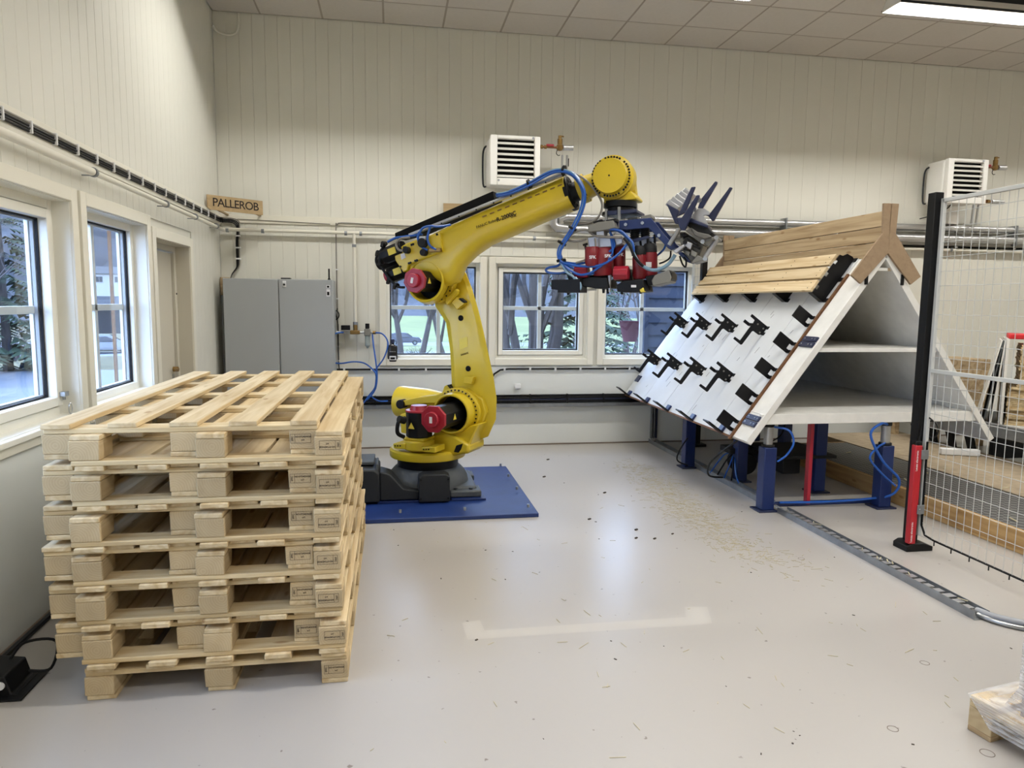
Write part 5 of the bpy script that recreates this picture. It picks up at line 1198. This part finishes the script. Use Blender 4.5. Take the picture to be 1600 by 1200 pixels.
# cable ladder low on the back wall
t = thing('cable_tray', 'long cable tray full of dark cables low on the back wall', 'cable tray', (2.0, 7.62, .52))
MB().box(-.9, 5.9, 7.60, 7.655, .470, .478).box(-.9, 5.9, 7.655, 7.66, .470, .53).build('tray', 'galv', t, smooth=0)
for i in range(6): MB().cyl((-.9, 7.64-.012*(i % 2), .489+.0155*i), (5.9, 7.64-.012*((i+1) % 2), .489+.0155*i), .009, 6).build('cable', ['black', 'black', 'navy', 'black', 'tool_dark', 'black'][i], t)
for i in range(16): x = -.6+.42*i; MB().box(x-.006, x+.006, 7.612, 7.655, .47, .578).build('strap', 'tool_dark', t)
MB().box(-.9, 5.9, 7.60, 7.604, .44, .47).build('tray_flange', 'galv', t, smooth=0)
# socket on the lower wall and black bottle on the sill
o = tag(MB().box(1.33, 1.40, 7.66, 7.689, .635, .69).build('wall_socket', 'white_label', bevel=.006), 'small white socket on the lower wall right of the robot arm', 'socket')
t = thing('oil_bottle', 'black bottle with printed label standing on the sill left of the robot', 'bottle', (.0, 7.72, .938))
def bottle():
    mb = MB(); r = lambda hx, hy, z: [Vector((-.004+hx*math.cos(a)/max(abs(math.cos(a)), abs(math.sin(a)))**.6, 7.70+hy*math.sin(a)/max(abs(math.cos(a)), abs(math.sin(a)))**.6, z)) for a in [2*math.pi*i/20 for i in range(20)]]
    return mb.loft([r(.043, .028, .962), r(.046, .031, .97), r(.046, .031, 1.085), r(.040, .027, 1.10), r(.014, .014, 1.112), r(.014, .014, 1.125)])
bo = bottle(); bo.v = [Vector((-.004+(v.x+.004)*1.12+.012, v.y, .938+(v.z-.962)*1.25)) for v in bo.v]; bo.build('bottle', 'bottle_black', t)
MB().cyl((.008, 7.70, 1.135), (.008, 7.70, 1.178), .020, 16).build('cap', 'navy', t)
MB().box(-.027, .043, 7.6655, 7.667, .955, 1.0).build('label_picture', 'white_label', t, smooth=0)
me = text_mesh('ENGINE OIL', .012); lettering('label_text', me, 'white_label', (.008, 7.6665, 1.045), (1, 0, 0), (0, 0, 1), t)
MB().box(-.018, .03, 7.6648, 7.6656, .963, .985).build('label_shape', 'black', t, smooth=0)
# grey electrical cabinet
t = thing('electrical_cabinet', 'tall grey two-door electrical cabinet in the corner behind the pallet stack', 'cabinet', (-1.09, 7.5, 0))
MB().box(-1.625, -.575, 7.37, 7.66, .10, 1.785).build('carcass', 'cabinet_grey', t, bevel=.006)
MB().box(-1.60, -.60, 7.40, 7.66, 0, .10).build('plinth', 'tool_dark', t, bevel=.004)
for x0, x1 in ((-1.62, -1.105), (-1.095, -.58)): MB().box(x0, x1, 7.345, 7.37, .11, 1.782).build('door', 'cabinet_grey', t, bevel=.005)
MB().box(-1.06, -1.025, 7.335, 7.345, 1.705, 1.765).build('lock', 'white_label', t, bevel=.004)
MB().cyl((-1.0425, 7.334, 1.73), (-1.0425, 7.328, 1.73), .011, 12).build('lock_key', 'black', t)
MB().box(-.64, -.605, 7.341, 7.345, 1.70, 1.73).build('label_plate', 'white_label', t); MB().box(-.64, -.605, 7.341, 7.345, 1.62, 1.69).build('label_plate', 'white_label', t)
for z0, z1 in ((1.705, 1.725), (1.63, 1.665)): MB().box(-.634, -.612, 7.340, 7.3412, z0, z1).build('label_print', 'black_matte', t, smooth=0)
MB().cyl((-.625, 7.5, 1.785), (-.625, 7.5, 1.90), .008, 10).cyl((-.625, 7.5, 1.785), (-.625, 7.5, 1.80), .014, 12).build('antenna', 'black', t)
MB().box(-1.09, -1.0, 7.45, 7.55, 1.785, 1.80).build('cable_entry', 'robot_dark', t, bevel=.003)
o = tag(MB().box(WX+.01, WX+.09, 7.60, 7.68, 1.62, 1.80).build('wood_block', 'old_pine_y', bevel=.004), 'small timber block fixed in the corner at the top of the grey cabinet', 'block')
# signs
t = thing('name_sign', 'plywood sign board lettered PALLEROB standing off the wall in the corner', 'sign', (-1.50, 7.42, 2.5))
sa, sb = onY(323, 303, 7.12), onY(410.5, 314.5, 7.46); zt, zb2 = (sa.z+sb.z)/2, (onY(323, 326, 7.12).z+onY(410.5, 337, 7.46).z)/2
sx = Vector((sb.x-sa.x, sb.y-sa.y, 0)); L = sx.length; sx.normalize(); sn = Vector((sx.y, -sx.x, 0))
B0 = Vector((sa.x, sa.y, 0))
MB().prism([B0+_U*zt, B0+sx*L+_U*zt, B0+sx*L+_U*zb2, B0+sx*.03+_U*zb2, B0+_U*(zb2+.02)], sn*-.012).build('board', 'sign_ply', t, bevel=.002)
me = text_mesh('PALLEROB', .108, bold=.0010, space=.90); lettering('sign_lettering', me, 'ink', B0+sx*(L*.505)+_U*((zt+zb2)/2+.001)+sn*.0015, sx, _U, t)
for s in (.06, L-.1): MB().prism([B0+sx*s+_U*(zb2+.012)-sn*.012, B0+sx*(s+.03)+_U*(zb2+.012)-sn*.012, B0+sx*(s+.03)+_U*(zb2+.012)+Vector((0, 7.674-B0.y-sx.y*s, 0)), B0+sx*s+_U*(zb2+.012)+Vector((0, 7.674-B0.y-sx.y*s, 0))], (0, 0, .015)).build('arm', 'old_pine_y', t)
t = thing('second_sign', 'second plywood sign board half hidden behind the black box on the robot', 'sign', (.8, 7.6, 2.55))
MB().box(.545, 1.02, 7.655, 7.672, 2.49, 2.612).build('board', 'sign_ply', t, bevel=.002)
MB().box(.7, .72, 7.672, 7.69, 2.53, 2.57).build('batten', 'old_pine_y', t)
MB().tube([(WX+.012, 7.55, 4.20), (WX+.06, 7.60, 4.17), (WX+.16, 7.64, 4.165), (WX+.22, 7.66, 4.20), (WX+.24, 7.67, 4.30), (WX+.24, 7.67, 4.375)], .012, 8, smooth=5)
tube_thing('conduit_loop', 'thin painted conduit looping in the corner under the ceiling', 'conduit', [(WX+.02, 7.60, 4.215), (WX+.05, 7.64, 4.175), (WX+.14, 7.665, 4.155), (WX+.22, 7.668, 4.18), (WX+.25, 7.668, 4.25), (WX+.25, 7.668, 4.37)], .011, 'wall_paint', 5)
# fan heaters
def heater(x0, x1, label, low_valve):
    t = thing('fan_heater', label, 'heater', ((x0+x1)/2, 7.45, 2.75), 0, 'fan heaters high on the back wall')
    y0, y1, z0, z1 = 7.25, 7.60, 2.752, 3.245
    MB().box(x0, x1, y0+.062, y1, z0+.02, z1-.0).build('casing', 'heater_white', t, bevel=.03, seg=3)
    f = MB()
    for p, q, r, s2 in [(x0, x0+.072, z0, z1), (x1-.058, x1, z0, z1), (x0+.072, x1-.058, z0, z0+.075), (x0+.072, x1-.058, z1-.035, z1)]: f.box(p, q, y0, y0+.06, r, s2)
    f.build('front_frame', 'heater_white', t, bevel=.008)
    MB().box(x0+.07, x1-.056, y0+.056, y0+.06, z0+.07, z1-.03).build('dark_core', 'black_matte', t, smooth=0)
    for i in range(7):
        z = z0+.085+.0535*i
        MB().prism([(x0+.074, y0+.005, z), (x0+.074, y0+.04, z+.028), (x0+.074, y0+.043, z+.025), (x0+.074, y0+.009, z-.003)], (x1-x0-.134, 0, 0)).build('louvre', 'heater_slat', t, smooth=0)
    for x, z in ((x0+.085, z0+.05), (x1-.075, z1-.018)): MB().cyl((x, y0, z), (x, y0-.004, z), .012, 12).build('badge', 'grey_plastic', t)
    for z in (z0+.06, z1-.08): MB().box(x0+.12, x1-.12, y1, WY-.001, z, z+.03).build('wall_bracket', 'heater_white', t)
    MB().tube([(x0-.004, y1-.04, z0+.03), (x0-.03, y1-.02, z0+.06), (x0-.035, y1-.02, z1-.16), (x0-.02, y1-.03, z1-.07), (x0+.01, y1-.05, z1-.05)], .010, 8, smooth=4).build('rear_handle', 'robot_dark', t)
    return t
heater(.985, 1.495, 'white fan heater with louvres on the wall above the robot forearm', False)
heater(6.165, 6.675, 'white fan heater with louvres partly behind the right-hand safety fence', True)
def valve_set(x, z, label):
    t = thing('heating_valve', label, 'valve', (x+.15, 7.4, z), 0, 'brass valve sets at the heaters'); y = 7.42
    MB().cyl((x, y, z), (x+.28, y, z), .011, 12).build('pipe_stub', 'copper', t)
    for dx in (.03, .07, .2): MB().ngon((x+dx, y, z), (x+dx+.025, y, z), .020, 6).build('union_nut', 'brass', t)
    MB().box(x+.09, x+.17, y-.02, y+.02, z+.005, z+.028).build('lever', 'motor_red', t, bevel=.005)
    MB().lathe((x+.235, y, z-.035), (0, 0, 1), [(.0, 0), (.022, .005), (.032, .02), (.032, .06), (.024, .065), (.026, .07), (.026, .12), (.018, .125), (.018, .155), (0, .156)], 20).build('air_vent', 'brass', t)
    MB().cyl((x+.235, y, z+.115), (x+.275, y, z+.112), .007, 8).build('vent_spout', 'brass', t)
    MB().cyl((x+.27, y, z), (x+.375, y, z+.003), .028, 18).build('foil_sleeve', 'foil', t)
    MB().tube([(x+.21, y, z-.02), (x+.20, y, z-.06), (x+.22, y, z-.08), (x+.24, y, z-.075)], .004, 6, smooth=3).build('drain_wire', 'tool_dark', t)
    return t
valve_set(1.50, 3.185, 'brass valve and air vent beside the left fan heater')
valve_set(6.68, 3.20, 'brass valve and air vent beside the right fan heater')
t = thing('heating_valve', 'lower brass coupling with foil sleeve beside the right fan heater', 'valve', (6.8, 7.4, 2.815))
MB().cyl((6.66, 7.42, 2.815), (6.93, 7.42, 2.812), .011, 12).build('pipe_stub', 'copper', t)
for x in (6.72, 6.78, 6.84): MB().ngon((x, 7.42, 2.814), (x+.035, 7.42, 2.814), .022, 6).build('union_nut', 'brass', t)
MB().cyl((6.90, 7.42, 2.812), (7.06, 7.42, 2.812), .026, 16).build('foil_sleeve', 'foil', t)
# foil-wrapped heating pipes
t = thing('insulated_pipes', 'two foil-insulated heating pipes running along the back wall behind the robot tool', 'pipe', (4, 7.6, 2.45))
MB().tube([(1.86, 7.60, 2.36), (1.80, 7.60, 2.40), (1.80, 7.60, 2.47), (1.86, 7.60, 2.505), (9.5, 7.60, 2.518)], .040, 18).build('upper_pipe', 'foil', t)
MB().tube([(1.72, 7.58, 2.50), (1.72, 7.58, 2.42), (1.75, 7.58, 2.385), (1.9, 7.58, 2.372), (9.5, 7.58, 2.400)], .046, 18).build('lower_pipe', 'foil', t)
MB().cyl((3.0, 7.62, 2.335), (9.5, 7.62, 2.345), .030, 16).build('return_pipe', 'foil_dark', t)
for x in (2.4, 3.4, 4.4, 5.4, 6.4, 7.4): MB().box(x-.008, x+.008, 7.53, 7.66, 2.325, 2.565).build('hanger', 'galv', t)
t = thing('riser_pipes', 'pair of foil riser pipes dropping from the left fan heater valve', 'pipe', (1.79, 7.45, 2.9))
for dx in (-.025, .025): MB().cyl((1.80+dx, 7.52, 2.56), (1.80+dx, 7.46, 3.12), .012, 12).build('riser', 'foil', t)
MB().box(1.83, 1.836, 7.42, 7.44, 3.0, 3.08).build('tag', 'tool_dark', t)
t = thing('riser_pipes', 'pair of foil riser pipes below the right fan heater', 'pipe', (6.8, 7.45, 2.7))
for dx in (-.03, .03): MB().cyl((6.80+dx, 7.54, 2.56), (6.80+dx, 7.50, 3.10), .014, 12).build('riser', 'foil', t)
t = thing('pipe_sleeve', 'upright pale duct piece under the right fan heater', 'duct', (6.5, 7.6, 2.6))
MB().box(6.46, 6.60, 7.54, 7.66, 2.56, 2.76).build('duct', 'heater_white', t, bevel=.004)
MB().tube([(6.44, 7.50, 2.80), (6.40, 7.48, 2.74), (6.25, 7.48, 2.66), (6.05, 7.50, 2.60)], .006, 6, smooth=4).build('wire', 'black', t)
t = thing('pipe_cable', 'black cable with white clips under the foil heating pipes', 'cable', (5, 7.66, 2.285))
MB().cyl((3.7, 7.668, 2.300), (9.4, 7.668, 2.305), .010, 8).build('cable', 'black', t)
for x in (4.3, 5.1, 5.9, 6.7, 7.5): MB().box(x-.012, x+.012, 7.65, 7.678, 2.288, 2.318).build('clip', 'white_label', t)
# ================================================================ FENCES, PLATFORM, STACKS AND FLOOR
def fence_panel(t, x, y0, y1, z0, z1, mids=(), pitch=.075, wy=.06):
    """mesh panel in the plane x: tube frame, mid rails, thin welded wires"""
    fr = MB()
    for y in (y0, y1): fr.box(x-.012, x+.012, y-.012, y+.012, z0, z1)
    fr.box(x-.012, x+.012, y0, y1, z1-.024, z1)
    fr.build('panel_frame', 'fence_grey', t, bevel=.002)
    for z in mids: MB().box(x-.010, x+.010, y0, y1, z-.012, z+.012).build('mid_rail', 'fence_grey', t, bevel=.002)
    n = int(round((y1-y0)/wy)); me_v = None
    for i in range(1, n): y = y0+(y1-y0)*i/n; MB().cyl((x, y, z0), (x, y, z1-.02), .0019, 5, caps=False).build('wire', 'fence_grey', t)
    m = int(round((z1-z0)/pitch))
    for i in range(0, m): z = z0+(z1-z0)*i/m; MB().cyl((x+.003, y0, z), (x+.003, y1, z), .0019, 5, caps=False).build('wire', 'fence_grey', t)
fence = thing('safety_fence', 'tall white wire mesh safety fence with a black post on the right', 'fence', (3.355, 4.0, 0))
MB().box(3.325, 3.385, 4.00, 4.065, .01, 2.285).build('post', 'black_steel', fence, bevel=.004)
MB().prism([(3.27, 3.95, 0), (3.27, 3.95, .035), (3.31, 3.96, .05), (3.40, 3.96, .05), (3.46, 3.95, .03), (3.46, 3.95, 0)], (0, .13, 0)).build('post_foot', 'black_steel', fence, bevel=.004)
fence_panel(fence, 3.375, 2.20, 3.985, .10, 2.245, (1.175,), .088, .060)
MB().tube([(3.377, 3.97, .72), (3.377, 3.965, .35), (3.377, 3.965, .17), (3.377, 3.93, .115), (3.377, 3.85, .105), (3.377, 2.2, .095)], .007, 6).build('edge_cable', 'black', fence)
for i in range(12): MB().cyl((3.378, 3.85-.14*i, .105), (3.378, 3.85-.14*i, .072), .004, 6).build('cable_tie', 'black', fence)
for z in (2.12, 1.62, .5): MB().box(3.383, 3.392, 3.99, 4.03, z-.02, z+.02).build('panel_clip', 'galv', fence, bevel=.002)
MB().tube([(3.40+.0*math.cos(a), 3.99+.055*math.cos(a)-.02, .80+.055*math.sin(a)) for a in [i*math.pi/8 for i in range(17)]], .005, 6).tube([(3.385, 3.95, .86), (3.375, 3.99, .88), (3.36, 4.01, .85), (3.34, 3.99, .76), (3.32, 3.985, .70)], .005, 6, smooth=4).build('cable_loop', 'black', fence)
t = thing('light_curtain', 'red safety light curtain column clamped to the black fence post', 'sensor', (3.31, 3.985, .05))
MB().box(3.285, 3.335, 3.955, 3.995, .05, .70).build('column', 'curtain_red', t, bevel=.006)
MB().box(3.288, 3.332, 3.957, 3.993, .70, .725).build('end_cap', 'black', t, bevel=.004)
MB().box(3.336, 3.340, 3.960, 3.990, .06, .69).build('lens_strip', 'black', t, smooth=0)
for z in (.28, .64): MB().box(3.325, 3.375, 3.948, 3.956, z-.03, z+.03).cyl((3.34, 3.948, z), (3.34, 3.944, z), .008, 8).build('clamp', 'galv', t, bevel=.003)
me = text_mesh('Leuze electronic', .020, bold=.0003)
lettering('lettering', me, 'white_label', (3.300, 3.9545, .13), (0, 0, 1), (-1, 0, 0), t); lettering('lettering', me, 'white_label', (3.300, 3.9545, .60), (0, 0, 1), (-1, 0, 0), t)
f2 = thing('rear_fence', 'short mesh fence with a black post between the jig and the back wall', 'fence', (3.37, 7.40, 0))
MB().box(3.34, 3.40, 7.72-.35, 7.43, .01, 2.20).build('post', 'black_steel', f2, bevel=.004)
MB().box(3.28, 3.46, 7.34, 7.46, 0, .03).build('post_foot', 'black_steel', f2, bevel=.004)
fence_panel(f2, 3.37, 7.45, 7.675, .12, 2.16, (1.1,), .088, .055)
# raised walkway: timber edge beam, expanded-metal plate, chipboard decking
wk = thing('walkway', 'low timber-edged walkway with metal mesh and chipboard decking behind the jig', 'platform', (4.8, 5, 0))
for y0, y1 in ((1.2, 4.35), (4.353, 6.70)): MB().box(3.985, 4.03, y0, y1, 0, .148).build('edge_beam', 'beam_pine', wk, bevel=.004)
for y0, y1 in ((1.2, 2.7), (2.705, 4.2), (4.205, 5.7), (5.705, 6.7)): MB().box(4.03, 4.72, y0, y1, .10, .150).build('mesh_plate', 'tread_metal', wk, smooth=0)
for y0, y1 in ((1.2, 3.6), (3.605, 6.0), (6.005, 7.2)): MB().box(4.725, 5.75, y0, y1, .09, .156).build('chip_deck', 'chip_board', wk, smooth=0)
MB().box(3.985, 4.72, 6.70, 6.745, 0, .148).build('end_beam', 'beam_pine', wk, bevel=.004)
q = random.Random(8)
for i in range(16):
    x, y, a = q.uniform(4.1, 5.4), q.uniform(3.2, 6.3), q.uniform(0, 3.1); L = q.uniform(.02, .05)
    MB().obox((x, y, .1595), (math.cos(a), math.sin(a), 0), (-math.sin(a), math.cos(a), 0), (0, 0, 1), L*2, .008, .005).build('wood_chip', 'straw', wk, smooth=0)
# low steel bench and odds and ends beyond the walkway
t = thing('machine_bench', 'low dark steel bench behind the walkway with a grey channel on top', 'bench', (6.0, 6.3, 0))
MB().box(5.60, 6.90, 5.10, 6.95, .36, .42).build('top', 'robot_dark', t, bevel=.006)
MB().box(5.56, 5.60, 5.10, 6.95, .38, .50).build('channel', 'galv', t, bevel=.004)
for x, y in ((5.86, 5.16), (5.86, 6.88), (6.8, 5.16), (6.8, 6.88)): MB().box(x-.04, x+.04, y-.04, y+.04, 0, .36).build('leg', 'robot_dark', t)
MB().box(5.84, 6.8, 6.0, 6.05, .10, .36).build('cross_brace', 'robot_dark', t)
for i in range(4): MB().prism([(5.62, 6.9-.25*i, .36), (5.62, 6.82-.25*i, .17), (5.62, 6.74-.25*i, .17), (5.62, 6.80-.25*i, .36)], (.03, 0, 0)).build('bracket', 'black_matte', t)
tag(MB().obox(onY(1496, 690, 5.9)*0+Vector((5.42, 5.95, .19)), (.9, -.35, 0), (.35, .9, 0), (0, 0, 1), .34, .07, .06).build('white_batten', 'white_label', bevel=.006), 'short white batten lying on the chipboard decking behind the fence', 'batten')
t = thing('timber_crate', 'dark timber crate of boards standing against the wall behind the fence', 'crate', (6.0, 7.3, 0))
for i in range(6): MB().box(5.55, 6.70, 7.02, 7.045, .30+.118*i, .412+.118*i).build('board', 'old_pine_y', t, bevel=.003)
for x in (5.56, 6.1, 6.66): MB().box(x, x+.06, 7.045, 7.1, 0, 1.0).build('post', 'old_pine_y', t, bevel=.003)
MB().box(5.55, 6.70, 7.1, 7.5, .98, 1.0).build('lid', 'old_pine_y', t)
# white sheets leaning together and a stack of sawn boards behind the mesh
lg = 'white sheets leaning by the board stack'
_rz = R_(-42); _pv = Vector((6.36, 6.0, 0))
def spin(p): d = Vector(p)-_pv; return Vector((5.88, 6.0, 0))+Vector((d.x*math.cos(_rz)-d.y*math.sin(_rz), d.x*math.sin(_rz)+d.y*math.cos(_rz), d.z))
ls = (('outer white sheet leaning against the board stack behind the mesh fence', 6.16), ('middle grey sheet of the leaning group behind the mesh fence', 6.22), ('inner white sheet of the leaning group touching the board stack', 6.28))
for i, (lb, xb) in enumerate(ls):
    xt = 6.318+.014*i; mb = MB().prism([(xb, 5.95, .425), (xb+.012, 5.95, .425), (xt+.012, 5.95, 1.27-.004*i), (xt, 5.95, 1.27-.004*i)], (0, .55, 0)); mb.v = [spin(v) for v in mb.v]
    tag(mb.build('leaning_sheet', 'edge_white' if i != 1 else 'robot_grey', bevel=.002), lb, 'sheet', lg)
st = thing('board_stack', 'tall stack of short sawn boards between white side sheets behind the fence', 'boards', (6.36, 6.0, .42))
MB().box(6.36, 6.385, 5.95, 6.75, .421, 1.28).build('side_sheet', 'edge_white', st, bevel=.002)
MB().box(6.385, 6.88, 5.95, 6.75, .421, .445).build('base_sheet', 'edge_white', st, bevel=.002)
for i in range(38):
    z = .447+.0205*i; dx = q.uniform(0, .02)+(.075 if i > 17 else 0); dy = q.uniform(-.02, .02)
    MB().box(6.40+dx, 6.86, 5.99+dy, 6.68+dy, z, z+.0195).build('board', 'pine_y', st, bevel=.002, seg=1)
MB().box(6.60, 6.66, 5.93, 5.965, .75, .98).build('strap_buckle', 'navy', st, bevel=.004)
st.rotation_euler = (0, 0, _rz); st.location = (5.88, 6.0, .42)
mb = MB().box(6.38, 6.89, 6.05, 6.6, 1.281, 1.33); mb.v = [spin(v) for v in mb.v]
tag(mb.build('red_crate_lid', 'red_bright', bevel=.01), 'bright red lid lying on top of the board stack', 'lid')
# wrapped pallet at the right edge
wp = thing('wrapped_pallet', 'pallet of cartons in clear stretch film at the lower right edge', 'pallet', (2.4, 1.7, 0), 0)
dA = Vector((.30, -.86, 0)).normalized(); dB = Vector((.86, .30, 0)).normalized(); c0 = onZ(1511, 1139, 0.0)
c0 = Vector((c0.x, c0.y, 0))
dA = (Vector((2.126, 2.099, 0))-c0).normalized(); dA = Vector((.17, -.985, 0)).normalized(); dB = Vector((.985, .17, 0))
def W(a, b2, z): return c0+dA*a+dB*b2+_U*z
def wbox(name, a0, a1, b0, b1, z0, z1, m, bevel=.003, parent=None):
    return MB().prism([W(a0, b0, z0), W(a1, b0, z0), W(a1, b1, z0), W(a0, b1, z0)], (0, 0, z1-z0)).build(name, m, parent or wp, bevel=bevel)
for a in (0, .35, .70):
    wbox('runner', a, a+.09, 0, 1.2, 0, .02, 'old_pine_y')
    for b2 in (0, .53, 1.06): wbox('block', a, a+.09, b2, b2+.14, .02, .095, 'block_end')
for b2 in (0, .53, 1.08): wbox('stringer', 0, .8, b2, b2+.11, .095, .115, 'pine_x')
for i in range(5): wbox('deck_board', .173*i, .173*i+.10, 0, 1.2, .115, .137, 'pine_y')
for i in range(3): wbox('carton', .16, .77, .035, 1.1, .139+.33*i, .467+.33*i, 'cardboard', .004)
fo = .006
g = [[W(.088, -fo, .05), W(.80+fo, -fo, .06), W(.80+fo, 1.2+fo, .06), W(-fo, 1.2+fo, .06)],
     [W(-fo, -fo, .142), W(.80+fo, -fo, .142), W(.80+fo, 1.2+fo, .142), W(-fo, 1.2+fo, .142)],
     [W(.12, .012, .165), W(.79, .012, .165), W(.79, 1.16, .165), W(.12, 1.16, .165)],
     [W(.152, .028, .24), W(.778, .028, .24), W(.778, 1.108, .24), W(.152, 1.108, .24)],
     [W(.152, .028, 1.14), W(.778, .028, 1.14), W(.778, 1.108, 1.14), W(.152, 1.108, 1.14)]]
fm = MB().loft(g, caps=False).build('stretch_film', 'stretch_film', wp, smooth=0)
# floor-mounted pedal bracket by the left wall, its cable
t = thing('floor_bracket', 'black bent-steel floor bracket with a cable at the lower left edge', 'bracket', (-1.54, 3.05, 0))
MB().prism([(-1.66, 2.94, .0), (-1.47, 2.94, .0), (-1.47, 2.94, .012), (-1.495, 2.94, .012), (-1.515, 2.94, .085), (-1.66, 2.94, .105)], (0, .17, 0)).build('cover', 'black_steel', t, bevel=.008)
MB().box(-1.66, -1.44, 2.90, 3.14, 0, .008).build('base_flange', 'black_steel', t, bevel=.003)
MB().cyl((-1.53, 2.939, .05), (-1.53, 2.932, .05), .016, 16).build('port', 'white_label', t)
MB().tube([(-1.55, 3.06, .10), (-1.52, 3.12, .14), (-1.42, 3.16, .12), (-1.40, 3.06, .05), (-1.47, 3.03, .06)], .006, 8, smooth=6).build('cable', 'black', t)
MB().tube([(-1.56, 2.98, .10), (-1.60, 2.97, .2), (-1.68, 2.9, .42)], .006, 8, smooth=5).build('cable', 'black', t)
# cable duct lying on the floor, open at the near end, climbing the back wall at the far end
cd = thing('cable_duct', 'grey perforated floor cable duct running past the jig towards the camera', 'cable duct', (2.95, 5, 0))
def duct(y0, y1):
    x0, x1 = 2.90, 2.985
    for a, b2, z0, z1 in ((x0, x1, 0, .004), (x0, x0+.004, .004, .045), (x1-.004, x1, .004, .045)): MB().box(a, b2, y0, y1, z0, z1).build('profile', 'galv', cd, smooth=0)
duct(3.0, 4.88); duct(5.06, 7.66)
for i in range(5): MB().tube([(2.912+.015*i, 3.05, .010+.004*(i % 2)), (2.915+.014*i, 4.0, .018), (2.912+.015*i, 5.2, .012), (2.913+.014*i, 7.6, .014)], .0065, 6).build('cable', ['tool_grey', 'cable_grey', 'grey_plastic', 'tool_grey', 'cable_grey'][i], cd)
for i in range(26): y = 3.06+.07*i; MB().box(2.918+q.uniform(-.006, .006), 2.962+q.uniform(-.01, .01), y, y+.045, .034, .038)  .build('cover_strip', 'alu', cd, smooth=0)
for i in range(9):
    y = 3.02+q.uniform(0, 1.8); MB().obox((q.uniform(2.92, 2.97), y, .046), (q.uniform(-1, 1), 1, 0), (1, 0, 0), (0, 0, 1), .05, .006, .003).build('wood_chip', 'straw', cd, smooth=0)
for x in (2.93, 2.96, 2.99): MB().box(x-.008, x+.008, 7.655, 7.688, .05, .47).build('riser', 'navy' if x == 2.99 else 'galv', cd)
tag(MB().tube([(2.965, 3.06, .02), (2.99, 2.98, .022), (3.06, 2.90, .022), (3.2, 2.82, .022), (3.6, 2.72, .022), (4.2, 2.70, .022)], .020, 12, smooth=5).build('floor_hose', 'grey_plastic'), 'grey corrugated hose leaving the near end of the floor duct', 'hose')
tag(MB().tube([(2.945, 3.03, .015), (2.97, 2.95, .013), (3.05, 2.86, .012), (3.2, 2.78, .012), (3.6, 2.66, .012), (4.2, 2.64, .012)], .012, 12, smooth=5).build('floor_conduit', 'steel'), 'thin shiny conduit beside the grey hose at the end of the duct', 'conduit')
# marks, patches and litter on the floor
for i, (x, y, r) in enumerate([(2.327, 2.65, .020), (1.841, 2.225, .020), (2.075, 2.043, .024), (2.52, 3.936, .020)]):
    MB().loft([[Vector((x+rr*math.cos(2*math.pi*k/28), y+rr*math.sin(2*math.pi*k/28), .0006+zz)) for k in range(28)] for rr, zz in ((r, 0), (r, .0004), (r-.0024, .0004), (r-.0024, 0))], caps=False).build('ring_mark', 'floor_mark', floor, smooth=0)
MB().add([(.34, 3.16, .0004), (1.50, 3.155, .0004), (1.56, 3.16, .0004), (1.62, 3.345, .0004), (1.50, 3.36, .0004), (1.46, 3.245, .0004), (.43, 3.245, .0004), (.42, 3.36, .0004), (.33, 3.34, .0004)], [tuple(range(9))]).build('repair_patch', 'patch', floor, smooth=0)
lit = MB(); q = random.Random(12)
_path = [onZ(*p) for p in ((985, 728), (1020, 745), (1055, 785), (1100, 815), (1160, 860), (1230, 880))]
for i in range(1300):
    s = q.random()
    if s < .93:
        k = min(4, int(q.betavariate(1.6, 1.9)*5)); f = q.random(); p = _path[k].lerp(_path[k+1], f); x, y = p.x+q.gauss(0, .11), p.y+q.gauss(0, .16)
    else: x, y = q.uniform(-.2, 3.0), q.uniform(2.2, 5.5)
    if math.hypot(x-1.0, y-5.8) < .4 or x > 2.86 or (-.6 < x < 1.1 and y > 4.97) or (x < -.1): continue
    a = q.uniform(0, 6.3); L = q.uniform(.008, .05) if q.random() < .85 else q.uniform(.05, .11)
    lit.obox((x, y, .002), (math.cos(a), math.sin(a), 0), (-math.sin(a), math.cos(a), 0), (0, 0, 1), L, .0022, .0016)
o = lit.build('straw_litter', 'straw', smooth=0); o['kind'] = 'stuff'; o['label'] = 'wood shavings scattered on the floor in front of the jig'
dark = MB()
for i in range(55):
    x, y = q.uniform(-.5, 3.1), q.uniform(2.1, 7.3)
    if (-.6 < x < 1.1 and y > 4.95) or (x < 0 and y > 2.7) or (x > 2.8 and y > 4.8) or 2.86 < x < 3.02: continue
    a = q.uniform(0, 6.3); s = q.uniform(.002, .006); dark.obox((x, y, s*.25), (math.cos(a), math.sin(a), 0), (-math.sin(a), math.cos(a), 0), (0, 0, 1), s*q.uniform(1, 3), s, s*.5)
for x, y, s in [(1.36, 6.2, .018), (1.75, 5.6, .016), (1.62, 4.45, .014), (1.74, 4.42, .014), (1.42, 4.9, .016), (.38, 3.15, .009), (1.55, 6.9, .018), (1.68, 4.62, .016), (1.9, 4.5, .012)]: dark.obox((x, y, s*.25), (.8, .6, 0), (-.6, .8, 0), (0, 0, 1), s*1.6, s*.8, s*.5)
o = dark.build('dark_litter', 'debris', smooth=0); o['kind'] = 'stuff'; o['label'] = 'small dark crumbs scattered over the painted floor'
tag(MB().cyl((WX+.035, 2.95, .015), (WX+.035, 5.5, .015), .014, 8).build('wall_foot_cable', 'black'), 'black cable lying along the foot of the window wall', 'cable')
